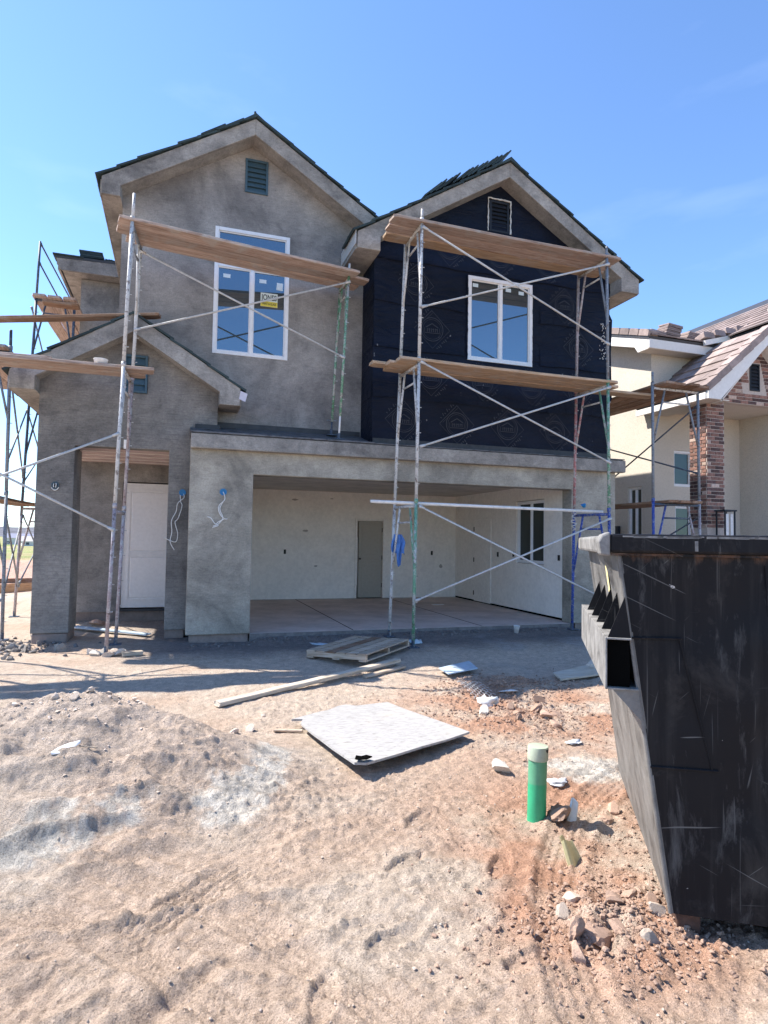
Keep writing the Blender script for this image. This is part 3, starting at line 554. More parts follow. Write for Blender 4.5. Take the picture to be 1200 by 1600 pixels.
# main (left) gable wall
YM, MX0, MX1 = 0.75, -1.94, 1.82
MXC, MPK, MHW = -0.05, 7.86, 2.15
def gable_poly(x0, x1, zb, xc, zpk, drop=0.14, slope=SL): return [(x0, zb), (x1, zb), (x1, zpk - drop - slope * abs(x1 - xc)), (xc, zpk - drop), (x0, zpk - drop - slope * abs(x0 - xc))]
W1 = (-0.595, 0.575, 4.225, 6.235); V1 = (-0.16, 0.20, 6.86, 7.41)
hole = lambda r: [(r[0], r[2]), (r[1], r[2]), (r[1], r[3]), (r[0], r[3])]
obj('main_gable_wall', MB().prism(gable_poly(MX0, 1.86, 2.78, MXC, MPK), YM, YM + 0.2, [hole(W1), hole(V1)]), 'stucco_main', H)
obj('main_side_wall', MB().box(MX0, MX0 + 0.2, YM + 0.201, 9.0, 2.78, 6.55), 'stucco_main', H)
obj('dark_room', MB().box(-1.6, 1.6, YM + 0.32, 3.4, 3.6, 6.6), 'gap', H)
w = window(H, *[W1[0], W1[1], W1[2], W1[3]], YM + 0.01, 0.055, transom=5.64)
def stick(parent, x, z, w_, h_, y, tilt=0.0, mat='sticker'):
    obj('sticker', MB().box(-w_ / 2, w_ / 2, -0.001, 0.001, -h_ / 2, h_ / 2), mat, parent, loc=(x, y, z), rot=(0, tilt, 0))
for x, z in ((-0.40, 5.48), (0.16, 5.47), (0.12, 5.96), (0.44, 5.92)): stick(w, x, z, 0.11, 0.06, YM + 0.026)
stick(w, 0.43, 5.42, 0.10, 0.12, YM + 0.026, 0.06)
# window sign
sg = obj('window_sign', MB().box(0.13, 0.40, YM + 0.0238, YM + 0.0262, 5.07, 5.29), 'sign_white', w)
obj('sign_lower_band', MB().box(0.132, 0.398, YM + 0.0222, YM + 0.0236, 5.072, 5.155), 'sign_yellow', w)
def text(body, x, z, size, y, parent, mat='ink', sx=1.0):
    cu = bpy.data.curves.new('lettering', 'FONT'); cu.body = body; cu.size = size; cu.align_x = 'CENTER'; cu.align_y = 'CENTER'; cu.offset = size * 0.018; cu.extrude = 0.0004
    o = bpy.data.objects.new('lettering', cu); C.objects.link(o); cu.materials.append(M[mat]); o.parent = parent; o.location = (x, y, z); o.rotation_euler = (math.pi / 2, 0, 0); o.scale = (sx, 1, 1)
    me_t = bpy.data.meshes.new_from_object(o); o2 = bpy.data.objects.new('lettering', me_t); C.objects.link(o2); o2.parent = parent; o2.location = o.location; o2.rotation_euler = o.rotation_euler; o2.scale = o.scale
    bpy.data.objects.remove(o); return o2
text('JONES', 0.265, 5.215, 0.125, YM + 0.0228, w, sx=0.68); text('PAINT & GLASS', 0.265, 5.115, 0.055, YM + 0.0212, w, sx=0.60)
def vent(parent, r, y, mat, n=6, frame=0.035):
    x0, x1, z0, z1 = r
    f = MB(); f.box(x0, x0 + frame, y - 0.02, y + 0.05, z0, z1); f.box(x1 - frame, x1, y - 0.02, y + 0.05, z0, z1); f.box(x0 + frame, x1 - frame, y - 0.02, y + 0.05, z1 - frame, z1); f.box(x0 + frame, x1 - frame, y - 0.02, y + 0.05, z0, z0 + frame)
    v_ = obj('gable_vent', f, mat, parent, bevel=0.004)
    obj('backing', MB().box(x0 + frame * 0.5, x1 - frame * 0.5, y + 0.051, y + 0.06, z0 + frame * 0.5, z1 - frame * 0.5), 'gap', v_)
    st = (z1 - z0 - 2 * frame) / n
    for k in range(n):
        z = z0 + frame + (k + 0.5) * st; s = MB(); s.prism([(y - 0.016, z - st * 0.62), (y - 0.010, z - st * 0.66), (y + 0.030, z + st * 0.58), (y + 0.024, z + st * 0.62)], x0 + frame + 0.001, x1 - frame - 0.001, axis='X'); obj('slat', s, mat, v_)
    return v_
vent(H, V1, YM, 'vent', 6)
# stucco returns: sloped soffits
def soffit(parent, xc, zpk, hw, xwL, xwR, ya, yb, yeave, mat='stucco_soffit', fh=0.26, slope=SL, left=True, right=True):
    for sgn, xw, on in ((-1, xwL, left), (1, xwR, right)):
        if not on: continue
        tip = xc + sgn * hw; d0 = fh - 0.012; z_at = lambda x: zpk - d0 - slope * abs(x - xc)
        s = MB(); a, b_ = (xw, xc) if sgn < 0 else (xc, xw)
        s.slab((a, ya, z_at(a)), (b_, ya, z_at(b_)), (b_, yb, z_at(b_)), (a, yb, z_at(a)), -0.03); obj('soffit', s, mat, parent)
        ze = zpk - slope * hw - fh + 0.004
        e = MB(); e.box(min(tip, xw) + (0.005 if sgn < 0 else 0.0), max(tip, xw) - (0.005 if sgn > 0 else 0.0), ya, yeave, ze, ze + 0.03); obj('eave_soffit', e, mat, parent)
        ck = MB(); zc0 = zpk - slope * hw - fh; zc1 = zc0 + slope * abs(xw - tip) + 0.02; ck.box(xw - (0.0 if sgn > 0 else 0.03), xw + (0.03 if sgn > 0 else 0.0), ya, yb, zc0 + 0.03, zc1 + 0.02); obj('return_cheek', ck, mat, parent)
        ef = MB(); ef.box(tip - 0.02 if sgn < 0 else tip - 0.005, tip + 0.005 if sgn < 0 else tip + 0.02, ya - 0.003, yeave, ze - 0.003, ze + fh - 0.03); obj('eave_fascia', ef, 'stucco_trim', parent, bevel=0.006)
rf, _ = gable_roof(H, 'main_roof', MXC, MPK, MHW, 0.40, 9.2, MX0 - 0.005, 1.95)
soffit(rf, MXC, MPK, MHW, MX0, 1.9, 0.461, YM - 0.002, 3.9, right=True)
rake_tiles(rf, MXC, MPK, MHW, 0.40, n=8, cols=2, seed=3)
for k, (sd, l_) in enumerate(((-0.62, 0.045), (-0.35, 0.03), (0.3, 0.03), (0.75, 0.03))):   # doubled loose tiles on the rake
    o = obj('roof_tile', MB().box(-0.21, 0.21, 0, 0.33, 0, 0.028), 'tile_dark', rf); x = MXC + sd * 1.0; o.location = (x, 0.37, MPK - SL * abs(x - MXC) + l_); o.rotation_euler = (0, math.copysign(math.atan(SL), sd) - 0.03, 0.01 * k)
obj('ridge_cap', MB().prism([(MXC - 0.16, MPK - 0.08), (MXC, MPK + 0.035), (MXC + 0.16, MPK - 0.08), (MXC + 0.16, MPK - 0.045), (MXC, MPK + 0.07), (MXC - 0.16, MPK - 0.045)], 0.37, 0.80), 'tile_dark', rf)
obj('ridge_cap', MB().prism([(MXC - 0.02, MPK + 0.04), (MXC + 0.012, MPK + 0.05), (MXC, MPK + 0.13), (MXC - 0.03, MPK + 0.12)], 0.42, 0.46), 'tile_dark', rf)

# papered bay (right) gable
YP, BX0, BX1 = 0.12, 1.82, 6.27
BXC, BPK, BHW = 4.05, 7.68, 2.60
W2 = (3.45, 4.675, 4.375, 5.80); V2 = (3.81, 4.235, 6.62, 7.19)
def paper_mat():
    m, n, l, b = nodes_of('black_building_paper'); v = coords(n, l)
    a = noise(n, l, v, 1.2, 5, 0.6); w_ = noise(n, l, coords(n, l, (1.0, 1.0, 2.6)), 2.2, 6, 0.6, 1.0); f = noise(n, l, v, 45, 4, 0.7)
    c = ramp(n, l, a, [(0.3, (0.004, 0.007, 0.016)), (0.7, (0.009, 0.014, 0.031))])
    sp = noise(n, l, coords(n, l, (14, 14, 5)), 1.0, 2, 0.5); c = mix(n, l, ramp(n, l, sp, [(0.755, (0, 0, 0)), (0.775, (0.7,) * 3)]), c, (0.30, 0.30, 0.31))
    l.new(c, b.inputs['Base Color']); b.inputs['Roughness'].default_value = 0.6; b.inputs['Specular IOR Level'].default_value = 0.16
    p = bump(n, l, b, w_, 0.9, 0.06); bump(n, l, b, f, 0.15, 0.004, p); return m
M['paper'] = paper_mat(); M['print'] = plain('faded_grey_print', (0.038, 0.043, 0.057), 0.75)
bay = obj('bay_gable_wall', MB().prism(gable_poly(BX0, BX1, 2.84, BXC, BPK), YP, YP + 0.2, [hole(W2), hole(V2)]), 'paper', H)
obj('bay_side_wall', MB().box(BX0, BX0 + 0.1, YP + 0.201, YM + 0.02, 2.85, 6.3), 'paper', H)
obj('dark_room', MB().box(2.2, 6.0, YP + 0.5, 3.0, 3.6, 6.4), 'gap', H)
# lapped courses: each sheet edge stands proud with its own wavy lower lip
rnd = random.Random(5)
for k, z in enumerate((3.62, 4.42, 5.16, 5.86, 6.5)):
    hwz = min(BX1, BXC + (BPK - 0.14 - z) / SL - 0.02); x0 = max(BX0 + 0.004, BXC - (BPK - 0.14 - z) / SL + 0.02)
    lips = [MB(), MB()]; nseg = 34; pts = []
    for i in range(nseg + 1):
        x = x0 + (hwz - x0) * i / nseg
        pts.append((x, z + 0.012 * math.sin(i * 0.7 + k) + rnd.uniform(-0.006, 0.006)))
    for (xa, za), (xb, zb) in zip(pts, pts[1:]):
        if W2[2] - 0.05 < z < W2[3] + 0.02 and xb > W2[0] - 0.03 and xa < W2[1] + 0.03: continue
        if V2[2] < z < V2[3] and xb > V2[0] - 0.05 and xa < V2[1] + 0.05: continue
        d0, d1 = rnd.uniform(0.012, 0.022), rnd.uniform(0.012, 0.022)
        lips[0 if xb < 4.0 else 1].slab((xa, YP - d0, za), (xb, YP - d1, zb), (xb, YP - 0.001, zb + 0.30), (xa, YP - 0.001, za + 0.30), -0.004)
    for lip in lips:
        if lip.v: obj('paper_lap', lip, 'paper', bay)
for z in (3.62, 4.42, 5.16): obj('paper_lap', MB().slab((BX0 - 0.001, YM - 0.02, z), (BX0 - 0.014, YP + 0.02, z + 0.01), (BX0 - 0.001, YP + 0.02, z + 0.3), (BX0 - 0.001, YM - 0.02, z + 0.3), 0.003), 'paper', bay)
obj('loose_paper_edge', MB().prism([(0, 0), (0.05, 0.05), (0.03, 0.9), (0.06, 1.5), (0, 1.6)], YP - 0.004, YP + 0.002), 'paper', bay, loc=(BX1 - 0.002, 0, 3.9))
# printed emblem: ring, lozenge, gabled-house glyph (flat print)
def emblem_mesh():
    e = MB()
    def ring(r0, r1, n=40, a0=0, a1=2 * math.pi):
        for i in range(n):
            t0, t1 = a0 + (a1 - a0) * i / n, a0 + (a1 - a0) * (i + 1) / n
            e.add([(r0 * math.cos(t0), 0, r0 * math.sin(t0)), (r1 * math.cos(t0), 0, r1 * math.sin(t0)), (r1 * math.cos(t1), 0, r1 * math.sin(t1)), (r0 * math.cos(t1), 0, r0 * math.sin(t1))], [(0, 1, 2, 3)])
    def line(a, b_, w_):
        a, b_ = Vector((a[0], 0, a[1])), Vector((b_[0], 0, b_[1])); d = (b_ - a).normalized(); p = Vector((-d.z, 0, d.x)) * w_ / 2; e.add([a + p, b_ + p, b_ - p, a - p], [(0, 1, 2, 3)])
    ring(0.185, 0.197); ring(0.158, 0.164)
    s = 0.31; q = [(0, s), (s, 0), (0, -s), (-s, 0)]
    line(q[0], q[3], 0.010); line((0.02, s - 0.035), (-s + 0.055, 0.02), 0.006); line(q[0], q[1], 0.008); line(q[2], q[3], 0.006); line(q[1], q[2], 0.006)
    for k in range(7):                                     # worn block of print along the upper left and lower right edges
        t = 0.12 + 0.1 * k; a = (-(s + 0.05) * t, (s + 0.05) * (1 - t)); line((a[0] - 0.012, a[1] - 0.012), (a[0] - 0.035, a[1] + 0.035 * (k % 2)), 0.014)
        a = ((s + 0.0) * t + 0.03, -(s + 0.0) * (1 - t) - 0.03); line(a, (a[0] + 0.03, a[1] - 0.02 * (k % 3)), 0.016)
    line((-0.11, 0.03), (0, 0.095), 0.014); line((0, 0.095), (0.11, 0.03), 0.014); line((-0.13, -0.06), (0.13, -0.06), 0.010); line((-0.13, 0.025), (-0.13, -0.06), 0.008); line((0.13, 0.025), (0.13, -0.06), 0.008)
    for x in (-0.085, -0.05, -0.015, 0.02, 0.055, 0.09): line((x, 0.015), (x, -0.045), 0.013)
    for x in (-0.07, 0.0, 0.05): line((x, 0.0), (x + 0.035, 0.0), 0.010)
    me_ = e.mesh('printed_emblem'); me_.materials.append(M['print']); return me_
em = emblem_mesh()
row = 0
for zc in (3.28, 4.02, 4.80, 5.52, 6.20, 6.75):
    off = (0.52, 0.98, 0.06, 0.70, 0.35, 0.6)[row]; row += 1
    for k in range(-1, 7):
        x = BX0 + off + k * 0.93
        if x < BX0 + 0.28 or x > BX1 - 0.3: continue
        if zc + 0.33 > BPK - 0.2 - SL * (abs(x - BXC) + 0.15): continue
        if W2[0] - 0.34 < x < W2[1] + 0.34 and W2[2] - 0.34 < zc < W2[3] + 0.34: continue
        if V2[0] - 0.33 < x < V2[1] + 0.33 and V2[2] - 0.33 < zc < V2[3] + 0.33: continue
        o = bpy.data.objects.new('printed_emblem', em); C.objects.link(o); o.parent = bay; o.location = (x, YP - 0.024, zc); o.rotation_euler = (0, rnd.uniform(-0.04, 0.04), 0)
w = window(H, *W2, YP + 0.0, 0.06)
for x, z in ((3.60, 5.66), (4.22, 5.66), (4.47, 5.64)): stick(w, x, z, 0.10, 0.06, YP + 0.016)
vent(H, (V2[0] + 0.03, V2[1] - 0.03, V2[2], V2[3] - 0.03), YP, 'vent_black', 7)
M['foam'] = speckle('pale_sealant', (0.62, 0.62, 0.60), 0.2, 20, 0.8, 0.4, 0.2)
fo = MB(); rnd = random.Random(9)
def bead(a, b_, n):
    prev = None
    for i in range(n + 1):
        t = i / n; p = (a[0] + (b_[0] - a[0]) * t + rnd.uniform(-0.006, 0.006), YP - 0.02, a[1] + (b_[1] - a[1]) * t + rnd.uniform(-0.006, 0.006))
        if prev: fo.tube(prev, p, rnd.uniform(0.008, 0.016), 6)
        prev = p
bead((V2[0], V2[2]), (V2[0], V2[3]), 14); bead((V2[0], V2[3]), (V2[1], V2[3]), 10); bead((V2[1], V2[3]), (V2[1], V2[2]), 14)
obj('sealant_bead', fo, 'foam', bay)
fo = MB(); bead((W2[0] - 0.01, W2[2]), (W2[0] - 0.012, W2[3]), 20); bead((W2[1] + 0.01, W2[2]), (W2[1] + 0.012, W2[3]), 20); obj('sealant_bead', fo, 'paper', bay)
fo = MB()
for k in range(60):
    x, z = 6.12 + rnd.gauss(0, 0.035), rnd.uniform(4.65, 5.3); fo.tube((x, YP - 0.03, z), (x + rnd.uniform(-0.01, 0.01), YP - 0.022, z + rnd.uniform(-0.03, 0.03)), rnd.uniform(0.003, 0.008), 5)
ms = obj('mortar_splash', fo, 'foam', bay); ms['kind'] = 'stuff'
rf2, _ = gable_roof(H, 'bay_roof', BXC, BPK, BHW, -0.20, 9.2, BX0 - 0.005, BX1 + 0.005)
soffit(rf2, BXC, BPK, BHW, BX0, BX1, -0.139, YP - 0.002, 9.0)
rake_tiles(rf2, BXC, BPK, BHW, -0.20, n=9, cols=2, seed=8)
obj('ridge_cap', MB().prism([(BXC - 0.17, BPK - 0.09), (BXC, BPK + 0.03), (BXC + 0.17, BPK - 0.09), (BXC + 0.17, BPK - 0.055), (BXC, BPK + 0.065), (BXC - 0.17, BPK - 0.055)], -0.24, 0.2), 'tile_dark', rf2)
obj('drip_edge', MB().box(BXC - BHW - 0.034, BXC - BHW - 0.021, -0.19, 0.7, BPK - SL * BHW - 0.20, BPK - SL * BHW + 0.02), 'galv', rf2)

# entry: porch column, scored wall, gable
YE, EX0, EX1 = 0.45, -2.89, -0.50
EXC, EPK, EHW = -1.70, 4.50, 1.50
V3 = (-1.82, -1.50, 3.44, 3.99)
poly = [(EX0, 0.02), (-2.42, 0.02), (-2.42, 2.63), (-1.17, 2.63), (-1.17, 0.02), (EX1, 0.02), (EX1, EPK - 0.14 - SL * (EX1 - EXC)), (EXC, EPK - 0.14), (EX0, EPK - 0.14 - SL * (EXC - EX0))]
obj('entry_wall', MB().prism(poly, YE, YE + 0.2, [hole(V3)]), 'stucco_entry', H, bevel=0.01)
obj('porch_column', MB().box(EX0, -2.42, YE + 0.199, 1.15, 0.02, 2.63), 'stucco_entry', H, bevel=0.01)
ft = MB(); ft.box(EX0 + 0.01, -2.43, YE + 0.012, 1.14, -0.25, 0.018); obj('column_footing', ft, 'foundation', H, bevel=0.03)
obj('entry_footing', MB().box(-1.16, -0.9, YE + 0.02, 0.66, -0.3, 0.018), 'foundation', H)
vent(H, V3, YE, 'vent', 5)
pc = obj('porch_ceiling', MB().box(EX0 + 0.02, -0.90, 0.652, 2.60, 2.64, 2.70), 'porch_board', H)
for y in (1.05, 1.5, 1.95, 2.35): obj('ceiling_joint', MB().box(EX0 + 0.1, -0.95, y - 0.012, y + 0.012, 2.632, 2.6385), 'drywall', pc)
YD = 2.60
obj('porch_back_wall', MB().prism([(EX0, 0.06), (-1.95, 0.06), (-1.95, 2.32), (-1.01, 2.32), (-1.01, 0.06), (-0.86, 0.06), (-0.86, 2.70), (EX0, 2.70)], YD, YD + 0.18), 'stucco_main', H)
obj('porch_side_wall', MB().box(-0.90, -0.65, 0.66, 2.78, -0.2, 2.7), 'stucco_main', H)
obj('porch_footing', MB().box(EX0 + 0.02, -0.9, YD + 0.03, YD + 0.16, -0.3, 0.058), 'foundation', H)
dr = obj('entry_door', MB().box(-1.925, -1.03, YD + 0.035, YD + 0.08, 0.12, 2.30), 'door_white', H, bevel=0.003)
for z0, z1 in ((0.30, 1.00), (1.12, 2.14)):
    x0, x1 = -1.79, -1.17; d = MB()
    d.box(x0, x1, YD + 0.018, YD + 0.0345, z0, z1); pn = obj('door_panel', d, 'door_white', dr, bevel=0.009)
    g = MB(); e = 0.012; g.box(x0 - 0.05, x1 + 0.05, YD + 0.018, YD + 0.0347, z1 + 0.025, z1 + 0.05); g.box(x0 - 0.05, x1 + 0.05, YD + 0.018, YD + 0.0347, z0 - 0.05, z0 - 0.025); g.box(x0 - 0.05, x0 - 0.025, YD + 0.018, YD + 0.0347, z0 - 0.024, z1 + 0.024); g.box(x1 + 0.025, x1 + 0.05, YD + 0.018, YD + 0.0347, z0 - 0.024, z1 + 0.024)
    obj('panel_moulding', g, 'door_white', dr)
obj('door_sill', MB().box(-1.94, -1.02, YD - 0.02, YD + 0.1, 0.062, 0.10), 'membrane', dr)
obj('left_side_wall', MB().box(EX0, EX0 + 0.2, YD + 0.181, 9.0, -0.3, 3.5), 'stucco_entry', H)
obj('wing_wall', MB().box(-2.97, -1.95, 4.30, 9.0, 3.0, 6.44), 'stucco_main', H)
wr = obj('wing_roof', MB().slab((-3.40, 3.96, 6.72), (-1.8, 3.96, 6.76), (-1.8, 9.2, 7.3), (-3.40, 9.2, 7.2), 0.05), 'membrane', H)
obj('fascia', MB().prism([(-3.36, 6.70), (-2.1, 6.74), (-2.1, 6.45), (-3.27, 6.45), (-3.36, 6.56)], 3.97, 4.02), 'stucco_trim', wr)
obj('soffit', MB().box(-3.26, -1.96, 4.021, 9.0, 6.45, 6.47), 'stucco_soffit', wr)
obj('eave_fascia', MB().box(-3.345, -3.30, 4.021, 9.0, 6.47, 6.69), 'stucco_trim', wr)
obj('roof_tile', MB().box(-3.43, -2.9, 3.93, 4.3, 6.725, 6.75), 'tile_dark', wr)
rf3, _ = gable_roof(H, 'entry_roof', EXC, EPK, EHW, 0.15, 4.2, EX0 - 0.005, EX1 + 0.005, right_y1=0.76)
soffit(rf3, EXC, EPK, EHW, EX0, EX1, 0.211, YE - 0.002, 0.74)
lf = MB(); ztip = EPK - SL * EHW; lf.box(EXC - EHW - 0.015, EXC - EHW + 0.01, 0.742, 4.2, ztip - 0.25, ztip - 0.03); obj('eave_fascia', lf, 'stucco_trim', rf3)
obj('eave_soffit', MB().box(EXC - EHW, EX0, 0.742, 4.2, ztip - 0.256, ztip - 0.23), 'stucco_soffit', rf3)
rake_tiles(rf3, EXC, EPK, EHW, 0.17, n=6, cols=1, seed=11, lift=-0.012)
M['purple_tag'] = plain('torn_white_purple_wrap', (0.55, 0.54, 0.62), 0.6)
obj('torn_wrap', MB().slab((-0.20, 0.14, 3.53), (-0.10, 0.12, 3.49), (-0.13, 0.13, 3.37), (-0.22, 0.15, 3.41), 0.004), 'purple_tag', rf3)
# back wall of the whole house
obj('rear_wall', MB().box(-2.95, 6.25, 9.001, 9.2, -0.3, 6.3), 'stucco_main', H)
# electrical boxes
def smooth_path(p, k=5):
    p = [Vector(q) for q in p]; q = [p[0]] + p + [p[-1]]; out = []
    for i in range(1, len(q) - 2):
        for j in range(k):
            t_ = j / k; a_, b_, c_, d_ = q[i - 1:i + 3]
            out.append(0.5 * ((2 * b_) + (c_ - a_) * t_ + (2 * a_ - 5 * b_ + 4 * c_ - d_) * t_ ** 2 + (3 * b_ - a_ - 3 * c_ + d_) * t_ ** 3))
    return out + [p[-1]]
def ebox(x, y, z, wires, mat='blue_plastic', r=0.05):
    e = MB(); n_ = 8; pts = [(x + r * math.cos(i * 2 * math.pi / n_ + 0.39), z + r * math.sin(i * 2 * math.pi / n_ + 0.39)) for i in range(n_)]
    inn = [(x + r * 0.72 * math.cos(i * 2 * math.pi / n_ + 0.39), z + r * 0.72 * math.sin(i * 2 * math.pi / n_ + 0.39)) for i in range(n_)]
    e.prism(pts, y - 0.02, y - 0.001, [inn]); bx_ = obj('electrical_box', e, mat, H)
    obj('box_back', MB().prism(inn, y - 0.006, y - 0.002), 'black' if mat != 'blue_plastic' else mat, bx_)
    for wv in wires: obj('wire', MB().path(smooth_path([(x + a, y - 0.025 - c_, z + b_) for a, b_, c_ in wv]), 0.0065, 6), 'wire_white', bx_, smooth=True)
ebox(-0.42, 0.0, 2.02, [[(0, 0, -0.02), (0.02, -0.06, 0.02), (0.015, -0.12, 0.03), (-0.05, -0.19, 0.03), (-0.06, -0.26, 0.03), (-0.03, -0.33, 0.03), (0.02, -0.38, 0.04), (0.06, -0.385, 0.05)], [(0.0, -0.14, 0.02), (-0.04, -0.22, 0.03), (-0.035, -0.28, 0.03), (0.0, -0.37, 0.03), (-0.06, -0.46, 0.04), (-0.13, -0.49, 0.04)], [(0.03, -0.38, 0.03), (-0.06, -0.43, 0.04), (-0.10, -0.46, 0.04), (-0.16, -0.38, 0.04), (-0.21, -0.36, 0.05)], [(-0.10, -0.455, 0.03), (-0.06, -0.48, 0.04), (-0.14, -0.51, 0.05)]])
ebox(-0.97, YE, 2.02, [[(0.02, -0.02, -0.02), (0.02, -0.08, 0.02), (-0.06, -0.16, 0.03), (-0.08, -0.28, 0.03), (-0.14, -0.42, 0.03), (-0.13, -0.58, 0.03), (-0.15, -0.72, 0.04), (-0.09, -0.84, 0.05)], [(-0.03, -0.04, 0), (-0.02, -0.14, 0.02), (0.0, -0.2, 0.03), (-0.05, -0.38, 0.03), (-0.09, -0.44, 0.03), (-0.05, -0.6, 0.03), (-0.07, -0.72, 0.03), (-0.16, -0.7, 0.03), (-0.24, -0.66, 0.03)]])
ebox(-2.65, YE, 2.06, [[(-0.012, 0.02, 0.0), (-0.016, -0.005, 0.012), (-0.012, -0.03, 0.012)], [(0.012, 0.025, 0.0), (0.018, 0.0, 0.014), (0.010, -0.034, 0.012)], [(-0.045, -0.035, -0.01), (-0.02, -0.062, -0.01), (0.02, -0.064, -0.01), (0.048, -0.03, -0.01)], [(-0.04, -0.045, -0.012), (0.0, -0.072, -0.012), (0.042, -0.042, -0.012)]], mat='vent')
obj('wet_plaster_patch', MB().box(-1.79, -1.72, YE - 0.012, YE - 0.001, 2.62, 2.75), 'drywall', H)

# loose tiles stacked on the roofs
def tile_stack(name, label, loc, n, step, size, mat, tilt=(0, 0, 0), group=None, rz=0.0):
    t = thing(name, label, 'roof tiles', group, loc, (0, 0, rz)); me_ = MB().box(0, size[0], 0, size[1], 0, size[2]).mesh('roof_tile'); me_.materials.append(M[mat]); rn = random.Random(n)
    for k in range(n):
        o = bpy.data.objects.new('roof_tile', me_); C.objects.link(o); o.parent = t; o.location = (k * step[0] + rn.uniform(-0.012, 0.012), k * step[1], k * step[2]); o.rotation_euler = (tilt[0] + rn.uniform(-0.03, 0.03), tilt[1] + rn.uniform(-0.02, 0.02), tilt[2] + rn.uniform(-0.03, 0.03))
    return t
for k, (sx, nn) in enumerate(((-1.50, 5), (-1.02, 6), (-0.50, 4))):
    x = BXC + sx; z = BPK - SL * abs(sx) + 0.045
    tile_stack('tile_bundle', ('low bundle of dark roof tiles farthest down the slope of the papered gable', 'tallest middle bundle of dark roof tiles leaning on the papered gable roof', 'small bundle of dark roof tiles just below the ridge of the papered gable')[k], (x, -0.19, z + 0.035), nn, (0.085, 0.0, 0.085 * SL), (0.40, 0.33, 0.022), 'tile_dark', (0, -math.atan(SL) - 0.20, 0))
tile_stack('tile_bundle', 'flat stack of dark roof tiles on the low eave behind the left gable', (-2.98, 4.05, 6.755), 5, (0.0, 0.0, 0.036), (0.42, 0.40, 0.03), 'tile_dark', (0, 0, 0))
tile_stack('tile_bundle', 'slumped dark roof tiles beside the flat stack behind the left gable', (-2.52, 4.05, 6.79), 3, (0.05, 0.0, 0.0), (0.42, 0.38, 0.03), 'tile_dark', (0, 0.22, 0))

# ------------------------------------------------------------------ neighbouring house
NB = thing('brick_trim_house', 'finished cream rendered house with brick porch and grey tile roof next door', 'house')
NX, NY = 8.80, 1.94
SWN = (2.24, 2.70, 1.15, 2.66)
obj('side_wall', MB().prism([(NY, -0.3), (13, -0.3), (13, 6.0), (5.0, 6.85), (NY, 5.80)], NX, NX + 0.2, [hole(SWN)], axis='X'), 'tan_render', NB)
FW1 = (9.41, 9.93, 2.66, 3.47); FW2 = (9.44, 9.93, 0.6, 2.24)
obj('front_wall', MB().prism([(NX + 0.2, -0.3), (11.3, -0.3), (11.3, 5.60), (NX + 0.2, 5.60)], NY, NY + 0.2, [hole(FW1), hole(FW2)]), 'tan_render', NB)
obj('front_wall_edge', MB().box(NX + 0.0005, NX + 0.1995, NY - 0.0, NY + 0.0, 0, 0.001), 'tan_render', NB) if False else None
obj('porch_right_wall', MB().box(11.301, 11.5, 0.75, 6.0, -0.3, 5.55), 'tan_render', NB)
window(NB, FW1[0], FW1[1], FW1[2], FW1[3], NY + 0.06, 0.05, mullions=(), gl='glass_dark'); window(NB, *FW2, NY + 0.06, 0.05, mullions=(), gl='glass_dark')
window(NB, SWN[0], SWN[1], SWN[2], SWN[3], NX + 0.05, 0.05, mullions=(0.5,), gl='glass_dark', axis='X')
obj('dark_room', MB().box(NX + 0.35, 11.2, NY + 0.4, 6, 0.2, 4.5), 'gap', NB)
obj('meter_box', MB().box(NX - 0.08, NX - 0.001, 2.95, 3.2, 1.35, 1.78), 'vent_black', NB, bevel=0.01)
# upper eaves
ur = obj('upper_roof', MB().slab((8.38, 1.52, 5.80), (11.6, 1.52, 5.80), (11.6, 5.0, 7.0), (8.38, 5.0, 7.0), 0.06).slab((8.38, 5.0, 7.0), (11.6, 5.0, 7.0), (11.6, 13, 6.2), (8.38, 13, 6.2), 0.06), 'membrane', NB)
obj('fascia', MB().box(8.40, 10.6, 1.54, 1.58, 5.55, 5.775), 'white_trim', ur, bevel=0.006)
obj('side_fascia', MB().prism([(1.581, 5.54), (1.581, 5.775), (5.0, 6.93), (5.0, 6.69), (2.0, 5.68), (1.9, 5.54)], 8.40, 8.44, axis='X'), 'white_trim', ur, bevel=0.006)
obj('soffit', MB().box(8.445, 10.6, 1.582, 1.938, 5.56, 5.585), 'tan_render', ur); obj('soffit', MB().slab((8.445, 1.94, 5.69), (8.798, 1.94, 5.69), (8.798, 5.0, 6.74), (8.445, 5.0, 6.74), 0.02), 'tan_render', ur)
me_ = MB().prism([(0, 0), (0.30, 0), (0.30, 0.11), (0.27, 0.14), (0.03, 0.14), (0, 0.11)], 0, 0.26, axis='X').mesh('edge_tile'); me_.materials.append(M['tile_grey'])
for k in range(11):
    o = bpy.data.objects.new('edge_tile', me_); C.objects.link(o); o.parent = ur; o.location = (8.36, 1.55 + k * 0.31, 5.80 + k * 0.31 * 0.345); o.rotation_euler = (math.atan(0.345), 0, 0)
